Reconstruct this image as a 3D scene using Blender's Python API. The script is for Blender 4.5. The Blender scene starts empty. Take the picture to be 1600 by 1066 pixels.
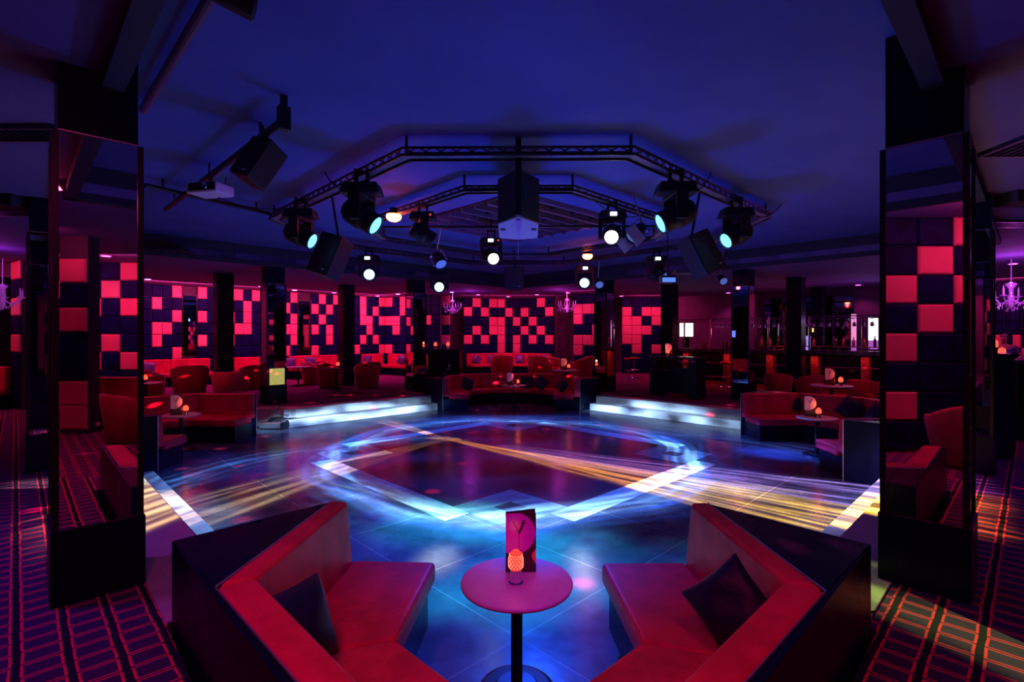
import bpy, bmesh, math, random
from mathutils import Vector, Matrix, noise
R = math.radians
PI = math.pi
random.seed(7)
sc = bpy.context.scene
col = sc.collection

# ------------------------------------------------------------------ camera
F, HY, CH = 795.0, 525.0, 2.1            # focal length in px, horizon row, camera height
YAW = math.atan(10 / 795.0)
cam_d = bpy.data.cameras.new('camera')
cam_d.sensor_width = 36.0
cam_d.lens = 36.0 * F / 1600.0
cam_d.shift_y = -(533.0 - HY) / 1600.0
cam_d.clip_start = 0.05
cam = bpy.data.objects.new('camera', cam_d)
cam.location = (0, 0, CH)
cam.rotation_euler = (R(90), 0, YAW)
col.objects.link(cam)
sc.camera = cam

# ------------------------------------------------------------------ world, exposure
w = bpy.data.worlds.new('world')
sc.world = w
w.use_nodes = True
w.node_tree.nodes['Background'].inputs[0].default_value = (0.10, 0.06, 0.55, 1)
w.node_tree.nodes['Background'].inputs[1].default_value = 0.006
sc.view_settings.view_transform = 'Standard'
sc.view_settings.look = 'None'
sc.view_settings.gamma = 1
sc.view_settings.use_curve_mapping = False
sc.view_settings.exposure = 0.0
try:
    sc.cycles.use_denoising = True
    sc.cycles.max_bounces = 7
    sc.cycles.diffuse_bounces = 3
    sc.cycles.glossy_bounces = 5
    sc.cycles.transmission_bounces = 4
    sc.cycles.sample_clamp_indirect = 3.0
    sc.cycles.sample_clamp_direct = 0.0
    sc.cycles.caustics_reflective = False
    sc.cycles.caustics_refractive = False
except Exception:
    pass

U = 0.38          # height of the carpeted level above the dance floor
ZC = 4.2          # high ceiling over the dance floor
ZL = 3.86         # low ceiling around it
DC = (0.0, 9.3)   # centre of the high ceiling

def PD(px, py, dep):
    c, s = math.cos(YAW), math.sin(YAW)
    xc = (px - 800) / F * dep
    return Vector((c * xc - s * dep, s * xc + c * dep, CH - (py - HY) / F * dep))

def P(px, py, z=0.0):
    return PD(px, py, (CH - z) * F / (py - HY))

# ------------------------------------------------------------------ light helpers
def lamp(name, kind, loc, color, power, size=0.05, rot=(0, 0, 0), spot=None, blend=0.5, size_y=None):
    d = bpy.data.lights.new(name, kind)
    d.color = color
    d.energy = power
    if kind == 'AREA':
        d.size = size
        if size_y:
            d.shape = 'RECTANGLE'
            d.size_y = size_y
    else:
        d.shadow_soft_size = size
    if kind == 'SPOT':
        d.spot_size = R(spot or 90)
        d.spot_blend = blend
    o = bpy.data.objects.new(name, d)
    o.location = loc
    o.rotation_euler = rot
    col.objects.link(o)
    return o

class NT:
    """small expression builder for node trees"""
    def __init__(s, nt):
        s.nt = nt
    def n(s, t, **kw):
        nd = s.nt.nodes.new(t)
        for k, v in kw.items():
            setattr(nd, k, v)
        return nd
    def put(s, sock, v):
        if isinstance(v, bpy.types.NodeSocket):
            s.nt.links.new(v, sock)
        else:
            sock.default_value = v
    def m(s, op, a, b=None, c=None, clamp=False):
        nd = s.n('ShaderNodeMath', operation=op, use_clamp=clamp)
        s.put(nd.inputs[0], a)
        if b is not None: s.put(nd.inputs[1], b)
        if c is not None: s.put(nd.inputs[2], c)
        return nd.outputs[0]
    def sstep(s, x, a, b):
        nd = s.n('ShaderNodeMapRange', interpolation_type='SMOOTHSTEP')
        s.put(nd.inputs[0], x); nd.inputs[1].default_value = a; nd.inputs[2].default_value = b
        return nd.outputs[0]
    def xyz(s, x, y, z=0.0):
        nd = s.n('ShaderNodeCombineXYZ')
        s.put(nd.inputs[0], x); s.put(nd.inputs[1], y); s.put(nd.inputs[2], z)
        return nd.outputs[0]
    def sep(s, v):
        nd = s.n('ShaderNodeSeparateXYZ'); s.put(nd.inputs[0], v)
        return nd.outputs
    def noise(s, v, scale=1.0, detail=2.0, rough=0.5):
        nd = s.n('ShaderNodeTexNoise'); s.put(nd.inputs['Vector'], v)
        nd.inputs['Scale'].default_value = scale; nd.inputs['Detail'].default_value = detail
        nd.inputs['Roughness'].default_value = rough
        return nd.outputs[0]
    def mixc(s, f, a, b):
        nd = s.n('ShaderNodeMix', data_type='RGBA')
        s.put(nd.inputs[0], f)
        s.put(nd.inputs[6], a if isinstance(a, bpy.types.NodeSocket) else tuple(a) + (1,) * (4 - len(a)))
        s.put(nd.inputs[7], b if isinstance(b, bpy.types.NodeSocket) else tuple(b) + (1,) * (4 - len(b)))
        return nd.outputs[2]
    def scale_c(s, f, c):
        """colour c times scalar f"""
        nd = s.n('ShaderNodeVectorMath', operation='SCALE')
        nd.inputs[0].default_value = c; s.put(nd.inputs[3], f)
        return nd.outputs[0]
    def add(s, a, b):
        nd = s.n('ShaderNodeVectorMath', operation='ADD')
        s.put(nd.inputs[0], a); s.put(nd.inputs[1], b)
        return nd.outputs[0]

def projector_lamp(name, loc, power, build, size=0.03, spot=164):
    """moving-light with a pattern (gobo): build(T, X, Y) returns the colour thrown to room point X, Y on the dance floor"""
    o = lamp(name, 'SPOT', loc, (1, 1, 1), power, size=size, spot=spot, blend=0.1)
    o.data.use_nodes = True
    nt = o.data.node_tree
    T = NT(nt)
    em = nt.nodes['Emission']
    tc = T.n('ShaderNodeTexCoord')
    s = T.sep(tc.outputs['Normal'])
    h = loc[2]
    iz = T.m('DIVIDE', h, T.m('MAXIMUM', T.m('ABSOLUTE', s[2]), 0.02))
    dx = T.m('MULTIPLY', s[0], iz)
    dy = T.m('MULTIPLY', s[1], iz)
    X = T.m('ADD', dx, loc[0])
    Y = T.m('ADD', dy, loc[1])
    r2 = T.m('ADD', T.m('MULTIPLY', dx, dx), T.m('MULTIPLY', dy, dy))
    comp = T.m('POWER', T.m('ADD', T.m('DIVIDE', r2, h * h), 1.0), 1.5)
    comp = T.m('MINIMUM', comp, 14.0)
    c = build(T, X, Y)
    nt.links.new(c, em.inputs[0])
    nt.links.new(comp, em.inputs[1])
    return o

def g_fan(T, X, Y, n, a0, aw, r0, r1, color, freq=60.0, bend=0.0, seed=0.0, soft=0.35, gain=1.0):
    """fan of fine light trails leaving point n at angle a0 (deg), half width aw (deg)"""
    dx = T.m('SUBTRACT', X, n[0]); dy = T.m('SUBTRACT', Y, n[1])
    ca, sa = math.cos(R(a0)), math.sin(R(a0))
    u = T.m('ADD', T.m('MULTIPLY', dx, ca), T.m('MULTIPLY', dy, sa))
    v = T.m('SUBTRACT', T.m('MULTIPLY', dy, ca), T.m('MULTIPLY', dx, sa))
    v = T.m('SUBTRACT', v, T.m('MULTIPLY', T.m('MULTIPLY', u, u), bend))
    up = T.m('MAXIMUM', T.m('ADD', u, 0.5), 0.01)
    ang = T.m('DIVIDE', v, up)
    lim = math.tan(R(aw))
    q = T.m('DIVIDE', T.m('ABSOLUTE', ang), lim)
    edge = T.sstep(q, 1.0, 1.0 - soft)
    rm = T.m('MULTIPLY', T.sstep(u, r0 - 0.15, r0 + 0.4), T.sstep(u, r1, r1 - 0.9))
    nz = T.noise(T.xyz(T.m('MULTIPLY', ang, freq), T.m('MULTIPLY', u, 0.35), seed), 1.0, 3.0, 0.62)
    st = T.sstep(nz, 0.45, 0.62)
    st = T.m('ADD', T.m('MULTIPLY', st, 1.0), 0.06)
    k = T.m('MULTIPLY', T.m('MULTIPLY', edge, rm), st)
    return T.scale_c(T.m('MULTIPLY', k, gain), color)

def g_arc(T, X, Y, c, rad, wid, color, a0=None, aw=180.0, freq=9.0, seed=0.0, gain=1.0, ell=1.0):
    """band of fine light trails along a circle; a0/aw limit it to an angle range"""
    dx = T.m('SUBTRACT', X, c[0]); dy = T.m('DIVIDE', T.m('SUBTRACT', Y, c[1]), ell)
    r = T.m('SQRT', T.m('ADD', T.m('MULTIPLY', dx, dx), T.m('MULTIPLY', dy, dy)))
    th = T.m('ARCTAN2', dy, dx)
    wn = T.noise(T.xyz(T.m('MULTIPLY', T.m('COSINE', th), 1.1), T.m('MULTIPLY', T.m('SINE', th), 1.1), seed), 1.0, 1.0, 0.5)
    wob = T.m('MULTIPLY', T.m('SUBTRACT', wn, 0.5), 0.9)
    q = T.m('DIVIDE', T.m('SUBTRACT', T.m('ADD', r, wob), rad), wid)
    band = T.m('EXPONENT', T.m('MULTIPLY', T.m('MULTIPLY', q, q), -1.6))
    nz = T.noise(T.xyz(T.m('MULTIPLY', T.m('ADD', r, T.m('MULTIPLY', wob, 2.0)), freq), T.m('MULTIPLY', th, 0.9), seed), 1.0, 3.0, 0.6)
    st = T.m('ADD', T.m('MULTIPLY', T.sstep(nz, 0.44, 0.62), 1.0), 0.08)
    k = T.m('MULTIPLY', band, st)
    if a0 is not None:
        cs = T.m('DIVIDE', T.m('ADD', T.m('MULTIPLY', dx, math.cos(R(a0))), T.m('MULTIPLY', dy, math.sin(R(a0)))), T.m('MAXIMUM', r, 0.01))
        k = T.m('MULTIPLY', k, T.sstep(cs, math.cos(R(aw)), math.cos(R(aw * 0.72))))
    return T.scale_c(T.m('MULTIPLY', k, gain), color)

def g_blob(T, X, Y, c, rx, ry, color, gain=1.0, nscale=0.0, seed=0.0, rot=0.0, lo=0.3):
    dx = T.m('SUBTRACT', X, c[0]); dy = T.m('SUBTRACT', Y, c[1])
    ca, sa = math.cos(R(rot)), math.sin(R(rot))
    u = T.m('DIVIDE', T.m('ADD', T.m('MULTIPLY', dx, ca), T.m('MULTIPLY', dy, sa)), rx)
    v = T.m('DIVIDE', T.m('SUBTRACT', T.m('MULTIPLY', dy, ca), T.m('MULTIPLY', dx, sa)), ry)
    r = T.m('SQRT', T.m('ADD', T.m('MULTIPLY', u, u), T.m('MULTIPLY', v, v)))
    k = T.sstep(r, 1.0, lo)
    if nscale:
        nz = T.noise(T.xyz(T.m('MULTIPLY', u, rx * nscale * 0.55), T.m('MULTIPLY', v, ry * nscale), seed), 1.0, 2.0, 0.5)
        k = T.m('MULTIPLY', k, T.sstep(nz, 0.38, 0.62))
    return T.scale_c(T.m('MULTIPLY', k, gain), color)

def addall(T, L):
    a = L[0]
    for b in L[1:]:
        a = T.add(a, b)
    return a

# --- the room's light -------------------------------------------------
BLUE = (0.035, 0.12, 1.0)
ND = (-1.45, 10.35)
def gobo_trails(T, X, Y):
    L = [
        g_fan(T, X, Y, ND, -42, 6.5, 0.1, 9.0, (1.0, 0.47, 0.05), 70, 0.0, 1.0, gain=3.6),
        g_fan(T, X, Y, ND, -40, 4.0, 1.8, 6.5, (1.0, 0.60, 0.38), 90, 0.01, 8.0, gain=3.0),
        g_fan(T, X, Y, ND, -31, 6.0, 1.2, 9.0, (0.75, 0.40, 1.0), 80, 0.0, 4.0, gain=1.2),
        g_fan(T, X, Y, ND, -126, 8.0, 0.0, 7.5, (1.0, 0.55, 0.22), 60, 0.025, 6.0, gain=0.85),
        g_fan(T, X, Y, ND, 131, 5.0, 0.1, 3.4, (1.0, 0.50, 0.25), 60, 0.0, 9.0, gain=1.3),
        g_blob(T, X, Y, ND, 0.55, 0.22, (1.0, 0.55, 0.08), 2.6, 9.0, 3.0, -20),
        # trails on the carpet either side
        g_fan(T, X, Y, ND, -61, 3.2, 8.0, 10.6, (0.30, 0.42, 0.05), 26, 0.0, 2.0, gain=0.4),
    ]
    return addall(T, L)
def gobo_rings(T, X, Y):
    L = [
        g_arc(T, X, Y, (-0.15, 9.3), 3.12, 0.30, (0.22, 0.55, 1.0), freq=9, seed=1.0, gain=2.1, ell=1.08),
        g_arc(T, X, Y, (-0.15, 9.3), 3.26, 0.38, (0.02, 0.16, 1.0), freq=6, seed=5.0, gain=1.8, ell=1.1),
        g_arc(T, X, Y, (-0.10, 9.3), 3.25, 0.26, (0.65, 0.90, 1.0), a0=-95, aw=75, freq=8, seed=7.0, gain=1.0, ell=1.06),
        g_arc(T, X, Y, (-1.75, 7.2), 3.15, 0.42, (0.12, 0.42, 1.0), a0=140, aw=62, freq=9, seed=2.0, gain=1.25),
        g_arc(T, X, Y, (-0.3, 6.9), 6.2, 0.45, (0.08, 0.22, 1.0), a0=75, aw=70, freq=8, seed=3.0, gain=0.75),
        g_arc(T, X, Y, (1.2, 7.3), 4.2, 0.30, (0.10, 0.30, 1.0), a0=35, aw=42, freq=8, seed=9.0, gain=0.55),
        g_blob(T, X, Y, (4.55, 9.15), 0.85, 0.62, (0.04, 0.10, 1.0), 1.3, 0, 0, -40, 0.2),
        g_fan(T, X, Y, (-9.2, 5.0), 8, 5.0, 2.5, 6.2, (0.62, 0.66, 0.42), 40, 0.0, 5.0, gain=0.8),
    ]
    return addall(T, L)
def gobo_wash(T, X, Y):
    L = [
        g_blob(T, X, Y, (0.0, 5.2), 3.2, 1.9, (0.00, 0.09, 1.0), 1.15, 0.5, 5, 0, 0.1),
        g_blob(T, X, Y, (0.0, 3.6), 2.0, 1.6, (0.01, 0.08, 1.0), 0.42, 0, 0, 0, 0.1),
        g_blob(T, X, Y, (-0.3, 5.5), 2.7, 1.0, (0.0, 0.66, 0.62), 1.6, 1.5, 2.0, -22, 0.1),
        g_blob(T, X, Y, (0.2, 4.4), 2.0, 0.9, (0.0, 0.56, 0.62), 1.5, 1.6, 6.0, 10, 0.1),
        g_blob(T, X, Y, (-0.76, 4.75), 0.28, 0.46, (1.0, 0.92, 0.70), 1.5, 0, 0, 0, 0.1),
        g_blob(T, X, Y, (0.58, 4.65), 0.17, 0.55, (1.0, 0.95, 0.75), 1.5, 0, 0, 0, 0.1),
        g_blob(T, X, Y, (-0.25, 9.2), 6.4, 6.2, (0.02, 0.10, 1.0), 0.55, 0.5, 3.0, 0, 0.4),
        g_blob(T, X, Y, (-4.2, 12.9), 3.3, 1.1, (0.40, 0.66, 1.0), 1.15, 1.8, 0, 47, 0.4),
        g_blob(T, X, Y, (3.5, 13.2), 3.0, 1.1, (0.40, 0.66, 1.0), 1.15, 1.8, 4, -50, 0.4),
        g_blob(T, X, Y, (-3.7, 5.6), 1.9, 0.8, (0.10, 0.45, 1.0), 0.5, 0, 0, 135, 0.4),
        g_blob(T, X, Y, (3.9, 5.9), 1.9, 0.7, (0.25, 0.40, 1.0), 0.3, 0, 0, 45, 0.4),
    ]
    return addall(T, L)
def gobo_dots(T, X, Y):
    vo = T.n('ShaderNodeTexVoronoi')
    T.put(vo.inputs['Vector'], T.xyz(X, Y, 0.0)); vo.inputs['Scale'].default_value = 1.35
    d = vo.outputs['Distance']
    hue = T.sep(vo.outputs['Color'])
    k = T.m('MULTIPLY', T.sstep(d, 0.17, 0.09), T.m('GREATER_THAN', hue[0], 0.42))
    return T.scale_c(k, (1.0, 0.03, 0.10))
projector_lamp('gobo_light_trails', (0.6, 8.6, 3.55), 3000, gobo_trails)
projector_lamp('gobo_light_rings', (-0.1, 9.75, 3.45), 1900, gobo_rings)
projector_lamp('gobo_light_wash', (0.2, 7.0, 3.5), 1500, gobo_wash, size=0.10)
projector_lamp('gobo_light_dots', (0.0, 9.8, 3.4), 1700, gobo_dots)
# unseen blue lamps added in place of light bounced off the floor
lamp('blue_bounce_fill', 'SPOT', (0, 8.2, 0.7), (0.02, 0.05, 1.0), 300, size=0.30, rot=(PI, 0, 0), spot=168, blend=0.3)
lamp('blue_bounce_fill', 'POINT', (0, 3.6, 2.9), (0.03, 0.07, 1.0), 7, size=0.4)

MAG = (1.0, 0.03, 0.30)
PINK = (1.0, 0.05, 0.55)
VIO = (0.45, 0.04, 1.0)
RED = (1.0, 0.02, 0.08)

# ------------------------------------------------------------------ materials
MATS = {}
def mat(name, color=(0.5, 0.5, 0.5), rough=0.5, metal=0.0, emit=None, es=0.0, bump=0.0, bscale=60.0, var=0.0, vscale=3.0,
        spec=0.5, trans=0.0, sheen=0.0, coat=0.0, hue=None):
    if name in MATS:
        return MATS[name]
    m = bpy.data.materials.new(name)
    m.use_nodes = True
    nt = m.node_tree
    b = nt.nodes['Principled BSDF']
    T = NT(nt)
    b.inputs['Base Color'].default_value = (*color, 1)
    b.inputs['Roughness'].default_value = rough
    b.inputs['Metallic'].default_value = metal
    b.inputs['Specular IOR Level'].default_value = spec
    b.inputs['Transmission Weight'].default_value = trans
    b.inputs['Sheen Weight'].default_value = sheen
    b.inputs['Coat Weight'].default_value = coat
    if emit:
        b.inputs['Emission Color'].default_value = (*emit, 1)
        b.inputs['Emission Strength'].default_value = es
    tc = T.n('ShaderNodeTexCoord')
    if var:
        nz = T.noise(tc.outputs['Object'], vscale, 4.0, 0.6)
        c2 = hue or tuple(x * (1 - var) for x in color)
        nt.links.new(T.mixc(T.sstep(nz, 0.35, 0.65), color, c2), b.inputs['Base Color'])
        rr = T.m('ADD', T.m('MULTIPLY', nz, 0.25), max(0.02, rough - 0.12))
        nt.links.new(rr, b.inputs['Roughness'])
    if bump:
        nb = T.noise(tc.outputs['Object'], bscale, 3.0, 0.6)
        bp = T.n('ShaderNodeBump'); bp.inputs['Strength'].default_value = bump
        bp.inputs['Distance'].default_value = 0.01
        nt.links.new(nb, bp.inputs['Height'])
        nt.links.new(bp.outputs[0], b.inputs['Normal'])
    MATS[name] = m
    return m

red_leather = mat('red_leather', (0.68, 0.014, 0.085), 0.45, bump=0.2, bscale=90, var=0.3, vscale=4, spec=0.2)
red_fabric = mat('red_velour', (0.55, 0.03, 0.045), 0.75, bump=0.3, bscale=150, var=0.25, vscale=6, sheen=0.3)
panel_red = mat('red_padded_panel', (0.80, 0.17, 0.24), 0.5, bump=0.15, bscale=40, var=0.12, vscale=2)
panel_navy = mat('navy_padded_panel', (0.004, 0.007, 0.085), 0.55, bump=0.2, bscale=40, var=0.5, vscale=4, spec=0.07)
panel_pale = mat('rose_padded_panel', (0.88, 0.34, 0.36), 0.45, bump=0.15, bscale=40, var=0.12, vscale=2)
black_lam = mat('black_laminate', (0.003, 0.007, 0.030), 0.3, var=0.3, vscale=3, spec=0.12)
black_paint = mat('black_paint', (0.012, 0.012, 0.020), 0.6, bump=0.1)
black_plastic = mat('black_plastic', (0.010, 0.010, 0.016), 0.5, bump=0.1, bscale=120, spec=0.3)
black_metal = mat('black_metal', (0.02, 0.02, 0.03), 0.35, metal=0.6)
truss_metal = mat('truss_steel', (0.10, 0.10, 0.13), 0.4, metal=0.7, var=0.4, vscale=8)
chrome = mat('chrome', (0.75, 0.75, 0.8), 0.15, metal=1.0)
alu = mat('aluminium_edging', (0.55, 0.55, 0.62), 0.35, metal=0.9)
mirror = mat('mirror_glass', (0.80, 0.76, 0.84), 0.015, metal=1.0)
dark_mirror = mat('smoked_mirror', (0.5, 0.45, 0.55), 0.03, metal=1.0)
navy_satin = mat('navy_satin', (0.006, 0.014, 0.06), 0.42, bump=0.3, bscale=30, var=0.4, vscale=5, spec=0.35)
table_lam = mat('pale_table_laminate', (0.55, 0.50, 0.55), 0.35, var=0.12, vscale=10)
white_plastic = mat('white_plastic', (0.72, 0.70, 0.78), 0.45, bump=0.03)
grey_metal = mat('brushed_grey_metal', (0.35, 0.36, 0.42), 0.35, metal=0.8)
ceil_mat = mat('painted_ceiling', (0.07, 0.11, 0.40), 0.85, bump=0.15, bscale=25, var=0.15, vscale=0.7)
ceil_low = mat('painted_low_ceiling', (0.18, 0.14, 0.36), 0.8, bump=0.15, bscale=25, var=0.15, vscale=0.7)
beam_mat = mat('dark_painted_beam', (0.03, 0.03, 0.05), 0.8, bump=0.1)
wall_dark = mat('dark_wall_paint', (0.05, 0.025, 0.06), 0.7, bump=0.2, bscale=20)
wall_purple = mat('plum_wall_paint', (0.14, 0.05, 0.14), 0.7, bump=0.2, bscale=20, var=0.2)
curtain_mat = mat('plum_curtain', (0.12, 0.03, 0.12), 0.8, bump=0.3, bscale=40, var=0.3)
lens_blue = mat('blue_lens', (0.1, 0.3, 0.8), 0.2, emit=(0.12, 0.50, 1.0), es=3)
lens_pale = mat('pale_blue_lens', (0.1, 0.3, 0.8), 0.2, emit=(0.30, 0.68, 1.0), es=4)
lens_white = mat('white_lens', (0.9, 0.9, 0.8), 0.2, emit=(1.0, 1.0, 0.80), es=8)
lens_dim = mat('dim_lens', (0.2, 0.3, 0.5), 0.1, emit=(0.10, 0.2, 0.6), es=0.5)  # faint blue glow put into the lens itself, no lamp behind it
lamp_red = mat('red_lamp_glass', (0.9, 0.1, 0.05), 0.3, emit=(1.0, 0.14, 0.04), es=22)
led_white = mat('white_display', (0.9, 0.9, 1), 0.3, emit=(0.75, 0.85, 1.0), es=5)
led_red = mat('red_indicator', (0.9, 0.1, 0.1), 0.3, emit=(1.0, 0.04, 0.06), es=3)
dl_mag = mat('magenta_downlight_glass', (0.9, 0.3, 0.8), 0.3, emit=(1.0, 0.12, 0.62), es=9)
dl_vio = mat('violet_downlight_glass', (0.6, 0.3, 0.9), 0.3, emit=(0.62, 0.35, 1.0), es=9)
candle_glass = mat('red_candle_glass', (0.8, 0.05, 0.03), 0.15, emit=(1.0, 0.06, 0.03), es=0.9, bump=0.5, bscale=120)
candle_core = mat('candle_flame', (1, 0.5, 0.3), 0.3, emit=(1.0, 0.22, 0.12), es=2.2)
menu_white = mat('menu_card_paper', (0.80, 0.74, 0.80), 0.35, var=0.05)
menu_mag = mat('menu_magenta_print', (0.50, 0.01, 0.62), 0.3, var=0.1)
menu_dark = mat('menu_dark_print', (0.05, 0.015, 0.03), 0.3, var=0.3, vscale=30)
menu_orange = mat('menu_orange_print', (0.75, 0.18, 0.08), 0.3)
screen_white = mat('lit_screen', (0.9, 0.9, 0.9), 0.3, emit=(0.92, 1.0, 0.88), es=1.6)
screen_purple = mat('lit_purple_panel', (0.5, 0.1, 0.5), 0.3, emit=(0.42, 0.08, 0.46), es=0.9)
screen_blue = mat('lit_blue_panel', (0.3, 0.3, 0.8), 0.3, emit=(0.30, 0.30, 0.85), es=0.9)
wood_red = mat('reddish_bar_wood', (0.32, 0.10, 0.07), 0.45, bump=0.2, bscale=30, var=0.5, vscale=7)
bar_top_mat = mat('dark_marble_bar_top', (0.06, 0.05, 0.07), 0.15, var=0.7, vscale=9, hue=(0.2, 0.17, 0.24))
crystal = mat('crystal_glass', (0.80, 0.55, 0.95), 0.08, metal=0.35, spec=1.0, emit=(0.75, 0.12, 0.9), es=0.12)
glass_clear = mat('clear_bar_glass', (0.75, 0.65, 0.85), 0.05, metal=0.4, spec=1.0)
bottle_red = mat('red_bottle_glass', (0.65, 0.08, 0.05), 0.1, spec=0.9)
bottle_dark = mat('dark_bottle_glass', (0.06, 0.10, 0.05), 0.1, spec=0.9)
bottle_amber = mat('amber_bottle_glass', (0.6, 0.22, 0.04), 0.1, spec=0.9)
skin = mat('skin', (0.55, 0.28, 0.2), 0.55)
hair = mat('grey_hair', (0.25, 0.2, 0.2), 0.7)
shirt = mat('blue_shirt', (0.10, 0.14, 0.35), 0.8, bump=0.3)
trousers = mat('pale_trousers', (0.45, 0.25, 0.3), 0.8, bump=0.3)

# dance floor: dark polished stone with white inlaid band
def floor_material():
    m = bpy.data.materials.new('polished_stone_floor'); m.use_nodes = True
    nt = m.node_tree; b = nt.nodes['Principled BSDF']; T = NT(nt)
    geo = T.n('ShaderNodeNewGeometry')
    s = T.sep(geo.outputs['Position'])
    x = T.m('ADD', s[0], 0.10); y = T.m('SUBTRACT', s[1], 9.10)
    a = T.m('ABSOLUTE', T.m('ADD', x, y)); c = T.m('ABSOLUTE', T.m('SUBTRACT', y, x))
    mx = T.m('MAXIMUM', a, c); mn = T.m('MINIMUM', a, c)
    def rng(v, lo, hi):
        return T.m('MULTIPLY', T.m('GREATER_THAN', v, lo), T.m('LESS_THAN', v, hi))
    band = T.m('MULTIPLY', rng(mx, 3.56, 4.07), T.m('LESS_THAN', mn, 2.6))
    blk = T.m('MULTIPLY', rng(mx, 2.14, 3.56), rng(mn, 2.14, 3.56))
    hole = T.m('MULTIPLY', rng(mx, 2.65, 3.06), rng(mn, 2.65, 3.06))
    blk = T.m('SUBTRACT', blk, hole, clamp=True)
    inner = T.m('LESS_THAN', mx, 3.56)
    pos = geo.outputs['Position']
    n1 = T.noise(pos, 1.3, 5.0, 0.65); n2 = T.noise(pos, 7.0, 4.0, 0.6)
    stone = T.mixc(T.sstep(n1, 0.35, 0.7), (0.045, 0.055, 0.085), (0.10, 0.125, 0.17))
    stone = T.mixc(T.m('MULTIPLY', T.sstep(n2, 0.5, 0.8), 0.35), stone, (0.05, 0.05, 0.07))
    blackst = T.mixc(n2, (0.035, 0.026, 0.045), (0.075, 0.052, 0.080))
    white = T.mixc(T.sstep(n2, 0.35, 0.75), (0.46, 0.46, 0.48), (0.34, 0.34, 0.37))
    whitish = T.mixc(T.sstep(n2, 0.35, 0.75), (0.24, 0.24, 0.26), (0.18, 0.18, 0.20))
    colr = T.mixc(inner, stone, blackst)
    colr = T.mixc(blk, colr, whitish)
    colr = T.mixc(band, colr, white)
    # joints of the big slabs, scratches
    br = T.n('ShaderNodeTexBrick'); br.offset = 0.0
    mp = T.n('ShaderNodeMapping'); nt.links.new(pos, mp.inputs[0]); mp.inputs['Rotation'].default_value = (0, 0, R(45))
    nt.links.new(mp.outputs[0], br.inputs['Vector'])
    br.inputs['Scale'].default_value = 1.0; br.inputs['Brick Width'].default_value = 1.25; br.inputs['Row Height'].default_value = 1.25
    br.inputs['Mortar Size'].default_value = 0.004
    br.inputs['Color1'].default_value = (0, 0, 0, 1); br.inputs['Color2'].default_value = (0, 0, 0, 1); br.inputs['Mortar'].default_value = (1, 1, 1, 1)
    jt = T.m('MULTIPLY', br.outputs['Color'], T.m('SUBTRACT', 1.0, inner))
    colr = T.mixc(T.m('MULTIPLY', jt, 0.5), colr, (0.45, 0.42, 0.38))
    nt.links.new(colr, b.inputs['Base Color'])
    n3 = T.noise(pos, 3.0, 6.0, 0.7)
    nt.links.new(T.m('ADD', T.m('MULTIPLY', n3, 0.22), 0.10), b.inputs['Roughness'])
    b.inputs['Specular IOR Level'].default_value = 0.6
    bp = T.n('ShaderNodeBump'); bp.inputs['Strength'].default_value = 0.08; bp.inputs['Distance'].default_value = 0.01
    nt.links.new(T.noise(pos, 14.0, 4.0, 0.6), bp.inputs['Height']); nt.links.new(bp.outputs[0], b.inputs['Normal'])
    return m

def carpet_material():
    m = bpy.data.materials.new('patterned_carpet'); m.use_nodes = True
    nt = m.node_tree; b = nt.nodes['Principled BSDF']; T = NT(nt)
    geo = T.n('ShaderNodeNewGeometry')
    s = T.sep(geo.outputs['Position'])
    ax = T.m('ABSOLUTE', s[0])
    nzz = T.noise(geo.outputs['Position'], 5.0, 2.0, 0.5)
    wob = T.m('MULTIPLY', T.m('SUBTRACT', nzz, 0.5), 0.02)
    q = math.sqrt(0.5)
    wv = T.m('ADD', T.m('MULTIPLY', T.m('SUBTRACT', s[1], ax), q), wob)
    tv = T.m('ADD', T.m('MULTIPLY', T.m('ADD', s[1], ax), q), wob)
    pw, pt = 0.205, 0.142
    cw = T.m('ADD', T.m('DIVIDE', wv, pw), 200.0); ct = T.m('ADD', T.m('DIVIDE', tv, pt), 200.0)
    # alternate columns are shifted half a step
    fw = T.m('FRACT', cw)
    ft = T.m('FRACT', ct)
    dw = T.m('MULTIPLY', T.m('ABSOLUTE', T.m('SUBTRACT', fw, 0.5)), pw)       # from column centre
    dt = T.m('MULTIPLY', T.m('ABSOLUTE', T.m('SUBTRACT', ft, 0.5)), pt)
    def near(v, c, h):
        return T.sstep(T.m('ABSOLUTE', T.m('SUBTRACT', v, c)), h + 0.0016, h - 0.0012)
    side = T.m('MULTIPLY', near(dw, 0.0785, 0.0062), T.m('LESS_THAN', dt, 0.0625))
    rung = T.m('MULTIPLY', near(dt, 0.0590, 0.0042), T.m('LESS_THAN', dw, 0.0845))
    ln = T.m('MAXIMUM', side, rung)
    inside = T.m('LESS_THAN', dw, 0.083)
    fz = T.noise(geo.outputs['Position'], 260.0, 2.0, 0.7)
    base = T.mixc(inside, (0.014, 0.010, 0.045), (0.045, 0.025, 0.12))
    cc = T.mixc(ln, base, (0.78, 0.045, 0.12))
    cc = T.mixc(T.m('MULTIPLY', T.sstep(fz, 0.45, 0.7), 0.35), cc, (0.01, 0.006, 0.02))
    nt.links.new(cc, b.inputs['Base Color'])
    b.inputs['Roughness'].default_value = 0.95
    b.inputs['Specular IOR Level'].default_value = 0.1
    bp = T.n('ShaderNodeBump'); bp.inputs['Strength'].default_value = 0.5; bp.inputs['Distance'].default_value = 0.004
    nt.links.new(fz, bp.inputs['Height']); nt.links.new(bp.outputs[0], b.inputs['Normal'])
    return m

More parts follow.
